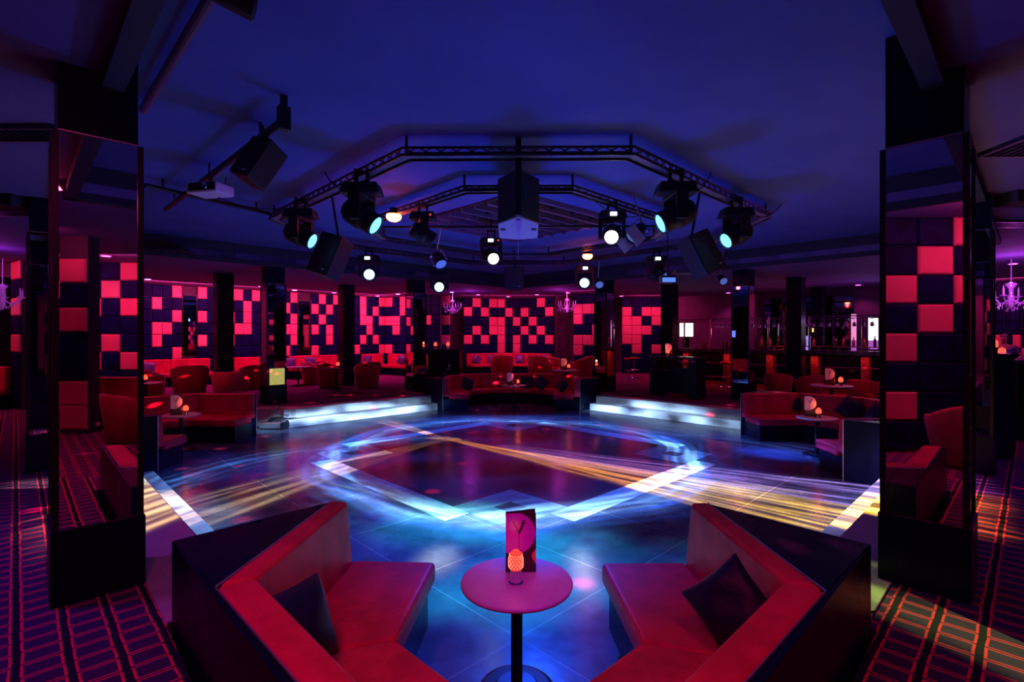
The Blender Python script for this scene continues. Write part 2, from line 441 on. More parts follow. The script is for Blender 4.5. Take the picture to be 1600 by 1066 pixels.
def marble_material():
    m = bpy.data.materials.new('white_marble'); m.use_nodes = True
    nt = m.node_tree; b = nt.nodes['Principled BSDF']; T = NT(nt)
    geo = T.n('ShaderNodeNewGeometry')
    pos = geo.outputs['Position']
    n1 = T.noise(pos, 1.6, 6.0, 0.65)
    vein = T.sstep(T.m('ABSOLUTE', T.m('SUBTRACT', n1, 0.5)), 0.035, 0.0)
    n2 = T.noise(pos, 6.0, 3.0, 0.5)
    c = T.mixc(n2, (0.46, 0.455, 0.46), (0.36, 0.36, 0.385))
    c = T.mixc(T.m('MULTIPLY', vein, 0.45), c, (0.28, 0.28, 0.34))
    nt.links.new(c, b.inputs['Base Color'])
    b.inputs['Roughness'].default_value = 0.28
    return m
floor_mat, carpet_mat, marble = floor_material(), carpet_material(), marble_material()

# ------------------------------------------------------------------ mesh helpers
class MB:
    def __init__(s):
        s.v, s.f, s.mi, s.mats = [], [], [], []
    def _m(s, m):
        if m is None: return 0
        if m not in s.mats: s.mats.append(m)
        return s.mats.index(m)
    def add(s, vs, fs, m=None, M=None):
        o = len(s.v)
        if M is not None: vs = [M @ Vector(v) for v in vs]
        s.v += [tuple(v) for v in vs]
        s.f += [tuple(i + o for i in f) for f in fs]
        s.mi += [s._m(m)] * len(fs)
        return s
    def box(s, c, d, m=None, rz=0.0, M=None):
        x, y, z = d[0] / 2, d[1] / 2, d[2] / 2
        vs = [(-x, -y, -z), (x, -y, -z), (x, y, -z), (-x, y, -z), (-x, -y, z), (x, -y, z), (x, y, z), (-x, y, z)]
        T0 = Matrix.Translation(c) @ Matrix.Rotation(rz, 4, 'Z')
        if M is not None: T0 = M @ T0
        return s.add(vs, [(0, 3, 2, 1), (4, 5, 6, 7), (0, 1, 5, 4), (1, 2, 6, 5), (2, 3, 7, 6), (3, 0, 4, 7)], m, T0)
    def prism(s, poly, z0, z1, m=None, M=None, top=None):
        """poly counter-clockwise (made so); top optional different polygon"""
        A = sum(poly[i][0] * poly[(i + 1) % len(poly)][1] - poly[(i + 1) % len(poly)][0] * poly[i][1] for i in range(len(poly)))
        top = top or poly
        if A < 0:
            poly = poly[::-1]; top = top[::-1]
        n = len(poly)
        vs = [(p[0], p[1], z0) for p in poly] + [(p[0], p[1], z1) for p in top]
        fs = [tuple(range(n - 1, -1, -1)), tuple(range(n, 2 * n))] + [(i, (i + 1) % n, n + (i + 1) % n, n + i) for i in range(n)]
        return s.add(vs, fs, m, M)
    def tube(s, p0, p1, r, m=None, seg=10, r1=None):
        p0, p1 = Vector(p0), Vector(p1)
        d = p1 - p0
        q = d.to_track_quat('Z', 'Y').to_matrix().to_4x4()
        T0 = Matrix.Translation(p0) @ q
        L = d.length
        r1 = r if r1 is None else r1
        vs = [(r * math.cos(2 * PI * i / seg), r * math.sin(2 * PI * i / seg), 0) for i in range(seg)]
        vs += [(r1 * math.cos(2 * PI * i / seg), r1 * math.sin(2 * PI * i / seg), L) for i in range(seg)]
        fs = [tuple(range(seg - 1, -1, -1)), tuple(range(seg, 2 * seg))] + [(i, (i + 1) % seg, seg + (i + 1) % seg, seg + i) for i in range(seg)]
        return s.add(vs, fs, m, T0)
    def path(s, pts, r, m=None, seg=8):
        for a, b in zip(pts, pts[1:]):
            s.tube(a, b, r, m, seg)
        return s
    def lathe(s, prof, c=(0, 0, 0), m=None, seg=32, M=None, a0=0.0, a1=2 * PI):
        """prof: (radius, z) list"""
        full = abs(a1 - a0 - 2 * PI) < 1e-6
        n = seg if full else seg + 1
        vs, fs = [], []
        for (r, z) in prof:
            for i in range(n):
                a = a0 + (a1 - a0) * i / seg
                vs.append((c[0] + max(r, 1e-4) * math.cos(a), c[1] + max(r, 1e-4) * math.sin(a), c[2] + z))
        for j in range(len(prof) - 1):
            for i in range(seg if not full else n):
                k = (i + 1) % n
                if not full and i == seg: continue
                fs.append((j * n + i, j * n + k, (j + 1) * n + k, (j + 1) * n + i))
        return s.add(vs, fs, m, M)
    def build(s, name, m=None, parent=None, loc=(0, 0, 0), rz=0.0, bevel=0.0, bseg=2, smooth=False, sub=0):
        me = bpy.data.meshes.new(name)
        me.from_pydata(s.v, [], s.f)
        mats = s.mats or [m]
        for k in mats: me.materials.append(k)
        if s.mats:
            for p, i in zip(me.polygons, s.mi): p.material_index = i
        if smooth:
            for p in me.polygons: p.use_smooth = True
        me.update()
        o = bpy.data.objects.new(name, me)
        o.location = loc; o.rotation_euler = (0, 0, rz)
        col.objects.link(o)
        if parent is not None: o.parent = parent
        if bevel:
            bv = o.modifiers.new('bevel', 'BEVEL'); bv.width = bevel; bv.segments = bseg; bv.limit_method = 'ANGLE'; bv.angle_limit = R(35)
            if smooth:
                wn = o.modifiers.new('wn', 'WEIGHTED_NORMAL'); wn.keep_sharp = False
        if sub:
            sb = o.modifiers.new('sub', 'SUBSURF'); sb.levels = sub; sb.render_levels = sub
        return o

def thing(name, loc=(0, 0, 0), rz=0.0, label=None, cat=None, group=None):
    o = bpy.data.objects.new(name, None)
    o.empty_display_size = 0.2
    o.location = loc; o.rotation_euler = (0, 0, rz)
    col.objects.link(o)
    return tag(o, label, cat, group)

def tag(o, label=None, cat=None, group=None, kind=None):
    if label: o['label'] = label
    if cat: o['category'] = cat
    if group: o['group'] = group
    if kind: o['kind'] = kind
    return o

def kids(o):
    return [c for c in bpy.data.objects if c.parent is o]

def dup(root, loc=None, rz=None, label=None, group=None, parent=None):
    c = root.copy()
    col.objects.link(c)
    c.parent = parent
    if loc is not None: c.location = loc
    if rz is not None: c.rotation_euler = (0, 0, rz) if not hasattr(rz, '__len__') else rz
    if label: c['label'] = label
    if group: c['group'] = group
    for k in kids(root): dup(k, parent=c)
    return c

def struct(mb, name, m=None, **kw):
    return tag(mb.build(name, m, **kw), kind='structure')

def lab_struct(o, label):
    o['label'] = label
    return o

# ================================================================== SETTING
def ab(a, b):
    """point with y-|x|-type coordinates: x = (b-a)/2 ; y=(a+b)/2  where a=y-x, b=x+y"""
    return ((b - a) / 2, (a + b) / 2)

# pit outline (upper level ends here), counter-clockwise starting at the front booth
pit = [(-0.56, 1.42), (0.56, 1.42), (2.10, 3.00), ab(1.58, 5.05), (5.36, 6.94), (5.56, 6.75), (7.15, 8.30), (7.15, 10.15),
       (5.72, 11.62), (5.45, 11.62), (1.95, 15.12), (2.35, 15.2), (1.15, 16.75), (-1.55, 16.75), (-2.6, 15.3), (-2.3, 15.07),
       (-5.30, 12.07), (-6.2, 12.07), (-6.3, 11.42), (-7.95, 10.0), (-7.95, 8.1), (-6.3, 6.85), (-5.46, 7.04), (-1.735, 3.315), (-2.10, 3.00)]

def poly_with_hole(outer, inner, z, z_thick, name, m):
    bm = bmesh.new()
    def loop(pts):
        vs = [bm.verts.new((p[0], p[1], z)) for p in pts]
        return [bm.edges.new((vs[i], vs[(i + 1) % len(vs)])) for i in range(len(vs))]
    es = loop(outer) + (loop(inner) if inner else [])
    bmesh.ops.triangle_fill(bm, use_beauty=True, use_dissolve=False, edges=es)
    bmesh.ops.recalc_face_normals(bm, faces=bm.faces)
    for f in bm.faces:
        if f.normal.z * (1 if z_thick < 0 else -1) < 0: f.normal_flip()
    r = bmesh.ops.extrude_face_region(bm, geom=bm.faces[:])
    bmesh.ops.translate(bm, verts=[v for v in r['geom'] if isinstance(v, bmesh.types.BMVert)], vec=(0, 0, z_thick))
    bmesh.ops.recalc_face_normals(bm, faces=bm.faces)
    me = bpy.data.meshes.new(name); bm.to_mesh(me); bm.free()
    me.materials.append(m)
    o = bpy.data.objects.new(name, me); col.objects.link(o)
    return tag(o, kind='structure')

RX0, RX1, RY0, RY1 = -16.0, 19.0, -6.0, 25.5
outer = [(RX0, RY0), (RX1, RY0), (RX1, RY1), (RX0, RY1)]
lab_struct(poly_with_hole(outer, pit, U, -0.30, 'floor', carpet_mat), 'dark carpet with red ladder pattern around the sunken dance floor')
fl = MB().box((-0.4, 9.2, -0.05), (16.5, 16.5, 0.1))
lab_struct(struct(fl, 'floor', floor_mat), 'sunken polished dark stone dance floor with white inlaid diamond')

# ---- steps (marble)
def steps(name_lab, line, s0, s1, out, treads, landing, w_end=0):
    """line(s) gives a 2-D point on the foot of the lower riser, out = unit vector away from the pit"""
    mb = MB()
    ox, oy = out
    p0, p1 = line(s0), line(s1)
    def q(p, k): return (p[0] + ox * k, p[1] + oy * k)
    mb.prism([q(p0, 0), q(p1, 0), q(p1, treads + 0.3), q(p0, treads + 0.3)], 0.002, 0.185, marble)
    mb.prism([q(p0, treads), q(p1, treads), q(p1, treads + 0.35), q(p0, treads + 0.35)], 0.185, U + 0.004, marble)
    if landing:
        mb.prism([q(p0, treads + 0.33), q(p1, treads + 0.33), q(p1, treads + landing), q(p0, treads + landing)], U - 0.02, U + 0.008, marble)
    o = mb.build('marble_steps', None, bevel=0.006, bseg=2)
    tag(o, name_lab, 'steps')
    return o
q2 = math.sqrt(0.5)
steps('white marble steps behind the left black pillar, lit yellow and pale blue', lambda s: ab(s, 1.98)[::1] and (-(s - 1.98) / 2, (s + 1.98) / 2), 5.12, 12.35, (-q2, -q2), 0.29, 0.47)
steps('white marble steps between the right mirrored pillar and right booth, striped yellow', lambda s: ((s - 2.05) / 2, (s + 2.05) / 2), 5.12, 12.2, (q2, -q2), 0.29, 0.47)
steps('curved white marble steps left of the far booth, washed pale blue', lambda s: (s, 16.72 + s), -5.22, -2.30, (-q2, q2), 0.30, 0.34)
steps('white marble steps right of the far booth, in front of the bar', lambda s: (s, 16.45 - s), 2.02, 5.05, (q2, q2), 0.30, 0.34)

mb = MB()
mb.prism([(-6.25, 11.83), (-5.20, 11.83), (-5.05, 11.98), (-5.3, 12.35), (-6.25, 12.35)], 0.0, U + 0.005, marble)
mb.prism([(-5.75, 11.62), (-5.22, 11.62), (-5.05, 11.9), (-5.75, 11.9)], 0.0, 0.185, marble)
tag(mb.build('marble_block', None, bevel=0.006), 'white marble end block of the far left steps, behind the floor light', 'steps')

# ---- ceiling
Rr = 8.55
diamond = [(0, DC[1] - Rr), (Rr, DC[1]), (0, DC[1] + Rr), (-Rr, DC[1])]
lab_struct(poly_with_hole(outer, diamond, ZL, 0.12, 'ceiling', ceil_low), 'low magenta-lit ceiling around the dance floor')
hole = [(0, 7.35), (1.9, 9.2), (0, 11.1), (-1.9, 9.2)]
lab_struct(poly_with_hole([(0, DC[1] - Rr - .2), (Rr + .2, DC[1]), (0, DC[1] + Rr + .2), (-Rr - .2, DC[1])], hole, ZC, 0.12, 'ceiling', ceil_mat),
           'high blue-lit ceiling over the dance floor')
# edge fascia of the high ceiling
mb = MB()
for i in range(4):
    a, b = Vector(diamond[i] + (0,)), Vector(diamond[(i + 1) % 4] + (0,))
    d = (b - a).normalized(); nrm = Vector((d.y, -d.x, 0)); L = (b - a).length
    mid = (a + b) / 2 + nrm * 0.06
    mb.box((mid.x, mid.y, (ZL - 0.10 + ZC) / 2), (L + 0.24, 0.12, ZC - ZL + 0.10), None, math.atan2(d.y, d.x))
lab_struct(struct(mb, 'trim_1', beam_mat), 'dark dropped edge around the high ceiling')
# recessed slatted opening
mb = MB()
for i in range(4):
    a, b = Vector(hole[i] + (0,)), Vector(hole[(i + 1) % 4] + (0,))
    d = (b - a).normalized(); nrm = Vector((d.y, -d.x, 0)); L = (b - a).length
    mid = (a + b) / 2 + nrm * 0.03
    mb.box((mid.x, mid.y, ZC + 0.33), (L + 0.1, 0.06, 0.55), beam_mat, math.atan2(d.y, d.x))
mb.prism([(0, 7.2), (2.05, 9.2), (0, 11.25), (-2.05, 9.2)], ZC + 0.60, ZC + 0.66, beam_mat)
o = struct(mb, 'trim_2'); lab_struct(o, 'dark recess in the ceiling behind the slatted grille')
g = thing('ceiling_grille', (0, 9.22, ZC - 0.03), R(45), 'dark slatted grille set into the ceiling behind the centre speaker', 'grille')
mb = MB(); L = 2.62
for i in range(9):
    v = -L / 2 + L * i / 8
    mb.box((0, v, 0), (L, 0.035, 0.10))
mb.build('long_slats', mat('painted_slat', (0.16, 0.10, 0.22), 0.5), g)
mb = MB()
for i in range(6):
    v = -L / 2 + L * i / 5
    mb.box((v, 0, 0.02), (0.02, L, 0.05))
mb.build('cross_bars', truss_metal, g)

# ---- beams at the near pillars (45 degree grid)
def beam(p0, p1, wd, z0, z1, name):
    a, b = Vector(p0 + (0,)), Vector(p1 + (0,))
    d = b - a
    m_ = (a + b) / 2
    return struct(MB().box((m_.x, m_.y, (z0 + z1) / 2), (d.length, wd, z1 - z0), None, math.atan2(d.y, d.x)), name, beam_mat)
lab_struct(beam((-6.25, 6.35), (-15.9, 6.35), 0.32, ZL - 0.14, ZL, 'trim_3'), 'dark ceiling beam running left from the second pillar')
lab_struct(beam((6.0, 6.35), (18.9, 6.35), 0.32, ZL - 0.14, ZL, 'trim_4'), 'dark ceiling beam running right from the second pillar')

# ---- walls
def padded_wall(name, label, p0, p1, pattern, z0=None, cols=None, z_top=ZL, lower=True, base=wall_dark, thick=0.12, mirrors=()):
    """wall from p0 to p1 (left to right seen from the room), covered with 0.43 m padded squares.
    pattern: list of strings from the ceiling down, '#' red, 'o' pale, '.' navy, 'm' none"""
    a, b = Vector(p0 + (0,)), Vector(p1 + (0,))
    d = b - a; L = d.length; ang = math.atan2(d.y, d.x)
    n = cols or max(1, round(L / 0.43))
    pwid = L / n
    mb = MB()
    mb.box((L / 2, thick / 2 + 0.02, (U + z_top) / 2), (L, thick, z_top - U), base)
    rows = int((z_top - U) / 0.43)
    for j in range(rows):
        for i in range(n):
            row = pattern[j] if j < len(pattern) else ''
            ch = row[i] if i < len(row) else '.'
            if ch == 'm': continue
            mt = {'#': panel_red, 'o': panel_pale}.get(ch, panel_navy)
            x0, x1 = i * pwid + 0.004, (i + 1) * pwid - 0.004
            zt = z_top - j * 0.43 - 0.004; zb = zt - 0.43 + 0.008
            if zb < U: zb = U
            e = 0.028
            y0, y1 = 0.025, -0.022
            vs = [(x0, y0, zb), (x1, y0, zb), (x1, y0, zt), (x0, y0, zt),
                  (x0 + .004, y1 + .02, zb + .004), (x1 - .004, y1 + .02, zb + .004), (x1 - .004, y1 + .02, zt - .004), (x0 + .004, y1 + .02, zt - .004),
                  (x0 + e, y1, zb + e), (x1 - e, y1, zb + e), (x1 - e, y1, zt - e), (x0 + e, y1, zt - e)]
            fs = []
            for k in range(4):
                kk = (k + 1) % 4
                fs += [(k, kk, kk + 4, k + 4), (k + 4, kk + 4, kk + 8, k + 8)]
            fs.append((8, 9, 10, 11))
            mb.add(vs, fs, mt)
    o = mb.build(name, None, loc=(a.x, a.y, 0), rz=ang)
    tag(o, kind='structure'); o['label'] = label
    return o

# back-left long wall: y = x + 29.5
W1 = ["..#..#...#....#..",
      ".....##..........",
      ]
pat_left = ["..........#.#....#..#....#...#..",
            "........#..........#........#.#.",
            "........#.#.##.#...##....#..#..#",
            "...........#..#............#.#..",
            "........#...#....#.#....#..o..#.",
            "..........#......#.#..o......#..",
            "................................",
            "................................"]
def wl(s):  # point on the back-left wall at horizontal pixel
    t = (s - 810) / F
    y = 29.5 / (1 - t)
    return (t * y, y)
def cells(rows, n):
    return [r_.ljust(n, '.')[:n] for r_ in rows]
# three stretches of that wall, so that mirrors sit between them
pA = wl(198); pB = wl(280)
padded_wall('wall_left', 'chequered red and navy padded wall at back left, beside the first tall mirror', pA, pB,
            ["....#", "..#..", "....#", "..##."[:5], "..#..", "....#"], cols=5)
pC = wl(305); pD = wl(417)
padded_wall('wall_left', 'chequered padded wall behind the left armchairs, between two tall mirrors', pC, pD,
            ["#..##.#.", "..#..#..", "#..#.#.#", "....##..", "o..#....", "........"], cols=8)
pE = wl(417); pF = wl(463)
padded_wall('wall_left', 'chequered padded wall partly behind the second left pillar', pE, pF,
            [".#.#", "#.#.", ".#.#", "..##", "...#", "..#."], cols=4)
pG = wl(485); pH = (-6.14, 23.36)
padded_wall('wall_left', 'chequered padded wall behind the black round table, left of the corner', pG, pH,
            [".#.#.#.#..#", "#.#..#.#.#.", ".#..#..##.#", "#.#.#...#..", "..#..#.#.#.", "#.....#...#"], cols=11)
# wall mirrors
def wall_mirror(p0, p1, z0, z1, label):
    a, b = Vector(p0 + (0,)), Vector(p1 + (0,))
    d = b - a; L = d.length
    t = thing('wall_mirror', (a.x, a.y, z0), math.atan2(d.y, d.x), label, 'mirror')
    MB().box((L / 2, 0.05, (z1 - z0) / 2), (L, 0.04, z1 - z0)).build('mirror_glass', mirror, t)
    mb = MB()
    mb.box((0.015, 0.03, (z1 - z0) / 2), (0.03, 0.06, z1 - z0)); mb.box((L - 0.015, 0.03, (z1 - z0) / 2), (0.03, 0.06, z1 - z0))
    mb.box((L / 2, 0.03, 0.015), (L, 0.06, 0.03)); mb.box((L / 2, 0.03, z1 - z0 - 0.015), (L, 0.06, 0.03))
    mb.build('frame', black_metal, t)
    return t
wall_mirror(wl(280), wl(305), 1.55, ZL - 0.30, 'tall narrow mirror in the chequered wall, left of the plain black pillar')
wall_mirror(wl(463), wl(485), 1.50, ZL - 0.30, 'tall narrow mirror in the chequered wall, right of the second left mirrored pillar')
struct(MB().box((0, 0, 0), (1.0, 0.1, ZL - U)), 'wall_left', wall_dark, loc=((wl(280)[0] + wl(305)[0]) / 2 - 0.12, (wl(280)[1] + wl(305)[1]) / 2 + 0.12, (U + ZL) / 2), rz=R(45))
struct(MB().box((0, 0, 0), (1.2, 0.1, ZL - U)), 'wall_left', wall_dark, loc=((wl(463)[0] + wl(485)[0]) / 2 - 0.12, (wl(463)[1] + wl(485)[1]) / 2 + 0.12, (U + ZL) / 2), rz=R(45))
# corner wall, back
padded_wall('wall_back', 'chequered padded wall between the left corner and the far left pillar', (-6.14, 23.36), (-3.35, 21.6),
            ["#.#....#", "..#....#", "##.#.#..", ".#..#..#", "...#...#", "#...#..."], cols=7)
padded_wall('wall_back', 'chequered padded wall behind the left hanging chandelier', (-3.35, 21.9), (-2.95, 21.9), ["#", ".", "#", ".", "#", "."], cols=1)
padded_wall('wall_back', 'left facet of the chequered bay behind the far sofas', (-2.50, 23.25), (-1.00, 24.15),
            [".#.#", "#.#.", "...#", ".#.#", "#.#.", "...."], cols=4)
padded_wall('wall_back', 'centre facet of the chequered bay behind the far sofas', (-1.0, 24.15), (0.10, 24.15),
            ["#..", ".#.", "#.#", "#..", "#.#", "#.#"], cols=3)
padded_wall('wall_back', 'right facet of the chequered bay behind the far sofas', (0.10, 24.15), (1.6, 23.3),
            ["..#.", "#..#", ".#..", "#.#.", ".#.#", "...."], cols=4)
padded_wall('wall_back', 'chequered padded wall right of the curtain, before the far right pillar', (2.3, 21.3), (3.75, 20.6),
            ["....", "###.", "#..#", "..#.", "###.", "#..."], cols=4)
padded_wall('wall_back', 'chequered padded wall left of the bar', (4.75, 23.4), (6.55, 23.4),
            ["....#", "#.##.", "##.#.", "###.#", "##..#"[:5], ".#.##"], cols=4)
lab_struct(struct(MB().box((0, 24.6, (U + ZL) / 2), (14.0, 0.12, ZL - U)), 'wall_back', wall_purple), 'dark plum wall behind the chequered bay')
# plum curtain beside the bay
mb = MB(); pts = []
for i in range(61):
    x = 1.62 + 0.75 * i / 60
    pts.append((x, 22.6 + 0.05 * math.sin(i * 1.3)))
for (x0, y0), (x1, y1) in zip(pts, pts[1:]):
    mb.add([(x0, y0, U), (x1, y1, U), (x1, y1, ZL), (x0, y0, ZL), (x0, y0 + .02, U), (x1, y1 + .02, U), (x1, y1 + .02, ZL), (x0, y0 + .02, ZL)],
           [(0, 1, 2, 3), (5, 4, 7, 6)])
tag(mb.build('curtain', curtain_mat, smooth=True), 'plum curtain right of the chequered bay behind the right chandelier', 'curtain')

# back-right walls (bar side)
def wr(px, c=30.2):
    t = (px - 810) / F
    y = c / (1 + t)
    return (t * y, y)
def flat_wall(p0, p1, m, name, label, z0=U, z1=ZL, th=0.12):
    a, b = Vector(p0 + (0,)), Vector(p1 + (0,)); d = b - a; L = d.length
    o = MB().box((L / 2, th / 2, (z0 + z1) / 2), (L, th, z1 - z0)).build(name, m, loc=(a.x, a.y, 0), rz=math.atan2(d.y, d.x))
    tag(o, kind='structure'); o['label'] = label
    return o
flat_wall((6.55, 23.65), wr(1150), wall_purple, 'wall_right', 'dark plum wall behind the left end of the bar')
flat_wall(wr(1150), wr(1400), wall_dark, 'wall_right', 'dark wall behind the bar')
bm0, bm1 = wr(1190, 30.05), wr(1330, 30.05)
a_, b_ = Vector(bm0 + (0,)), Vector(bm1 + (0,))
t = thing('wall_mirror', (a_.x, a_.y, 0), math.atan2((b_ - a_).y, (b_ - a_).x), 'wide smoked mirror behind the bar reflecting the dance floor lights', 'mirror')
MB().box(((b_ - a_).length / 2, 0, 2.6), ((b_ - a_).length, 0.03, 1.9)).build('mirror_glass', dark_mirror, t)
padded_wall('wall_right', 'chequered padded wall at the far right behind the chandelier', wr(1520, 32.6), wr(1600, 32.6),
            ["......", "......", "......", "......", "#.#.#.", ".#.#.#", "#.#.#.", ".#.#.#"], cols=6)
flat_wall(wr(1400), wr(1520, 32.6), wall_purple, 'wall_right', 'plum wall hidden behind the right mirrored pillar')
flat_wall(wr(1600, 32.6), (18.9, 12.0), wall_dark, 'wall_right', 'dark wall at the right edge')
flat_wall((18.9, 12.0), (18.9, -6), wall_dark, 'wall_right', 'dark side wall on the right')
flat_wall((RX0, -6), (RX0, 13.5), wall_dark, 'wall_left', 'dark side wall on the left')
flat_wall((RX0, 13.5), pA, wall_purple, 'wall_left', 'plum wall at the left edge')
flat_wall((18.9, -5.9), (RX0, -5.9), wall_dark, 'wall_front', 'dark wall behind the camera')
# left edge: chequered pier and mirror
padded_wall('wall_left', 'narrow chequered pier at the left edge of the picture', (-12.10, 12.0), (-11.55, 11.65), ["#.", ".."[:2], "o.", "..", "#.", "..", "..", ".."], cols=1)
wall_mirror((-14.8, 12.05), (-12.12, 12.05), 1.45, 3.55, 'large mirror at the left edge of the picture reflecting chandeliers')
lab_struct(struct(MB().box((-13.6, 12.25, (U + ZL) / 2), (3.9, 0.12, ZL - U)), 'wall_left', wall_dark), 'short dark wall carrying the left edge mirror')
# behind the camera (seen in the two big pillar mirrors)
padded_wall('wall_right', 'chequered padded wall behind the camera, reflected in the left front pillar', (5.95, -1.12), (5.95, -5.72),
            ["....#..#..", ".....o..#.", "....#.#..#", ".......#..", ".....#....", "....#.#..#", "..........", ".........."], cols=10)
padded_wall('wall_front', 'chequered pier behind the camera, reflected at the left of the front pillar mirror', (2.72, -1.45), (2.72, -1.95),
            ["#", ".", "#", ".", ".", "#", "#"], cols=1, thick=0.25, z_top=ZL - 0.40)
lab_struct(struct(MB().box((2.86, -1.70, ZL - 0.20), (0.25, 0.5, 0.40)), 'wall_front', wall_dark), 'dark head of the chequered pier behind the camera')
padded_wall('wall_left', 'chequered padded wall beside the camera, reflected in the right front pillar', (-1.4, -2.88), (-1.4, 0.83),
            ["..#.#..", "#....#.", ".#..#.#", ".....#.", "#.#...#", ".......", ".#....#", "......."], cols=7)

# ================================================================== PILLARS
def pillar(loc, label, mirrored=True, top=ZC, half=0.225, plinth_h=0.475, mir_top=3.41, rz=R(45), group=None):
    t = thing('mirrored_pillar' if mirrored else 'black_pillar', (loc[0], loc[1], U), rz, label, 'pillar', group)
    H = top - U
    MB().box((0, 0, H / 2), (half * 1.86, half * 1.86, H)).build('shaft', black_lam, t)
    if mirrored:
        MB().box((0, 0, plinth_h / 2), (half * 2.2, half * 2.2, plinth_h)).build('plinth', black_lam, t, bevel=0.004)
        w_ = half * 1.84
        for k in range(4):
            M = Matrix.Rotation(k * PI / 2, 4, 'Z')
            MB().box((0, -half * 0.97, (plinth_h + mir_top - U) / 2), (w_, 0.018, mir_top - U - plinth_h - 0.002), None, 0, M).build('mirror_panel', mirror, t)
        mb = MB()
        for sx in (-1, 1):
            for sy in (-1, 1):
                mb.box((sx * half * 0.98, sy * half * 0.98, (plinth_h + mir_top - U) / 2), (0.034, 0.034, mir_top - U - plinth_h))
        mb.build('corner_trim', black_metal, t)
        mb = MB()
        for k in range(4):
            M = Matrix.Rotation(k * PI / 2, 4, 'Z')
            mb.box((0, -half * 1.0, mir_top - U + 0.005), (w_, 0.024, 0.008), None, 0, M)
        mb.build('top_edge', alu, t)
    return t
def off(mid, sx):
    return (mid[0] + sx * 0.16, mid[1] + 0.16)
pillar(off((-2.78, 3.345), -1), 'large mirrored black pillar at the left front, reflecting carpet and chequered wall')
pillar(off((2.73, 3.47), 1), 'large mirrored black pillar at the right front, reflecting a red armchair')
pillar((-6.15, 6.62), 'mirrored pillar just behind and left of the left front pillar')
pillar((5.80, 6.62), 'mirrored pillar just behind and right of the right front pillar')
pillar((-6.25, 12.90), 'mirrored pillar at the left end of the far left steps, with a yellow reflection', top=ZL)
pillar((6.05, 13.75), 'mirrored pillar between the high black table and the right booth', top=ZL)
pillar((-3.2, 15.85), 'mirrored pillar at the right end of the far left steps', top=ZL)
pillar((2.70, 15.95), 'mirrored pillar beside the far booth, at the left end of the far right steps', top=ZL)
pillar((-8.35, 14.3), 'plain black pillar behind the left armchairs', False, top=ZL)
pillar((-5.98, 17.6), 'plain black pillar behind the table with two tub chairs, left of centre', False, top=ZL)
pillar((5.18, 17.5), 'plain black pillar behind the high black table', False, top=ZL)
pillar((8.45, 15.6), 'plain black pillar in front of the bar', False, top=ZL)
pillar((10.75, 18.4), 'slim dark pillar behind the hanging glasses of the bar', False, top=ZL, half=0.2)

# ================================================================== FURNITURE
def cushion_poly(poly, z0, z1, name, parent, m=red_leather, bev=0.035):
    return MB().prism(poly, z0, z1).build(name, m, parent, bevel=bev, bseg=4, smooth=True)

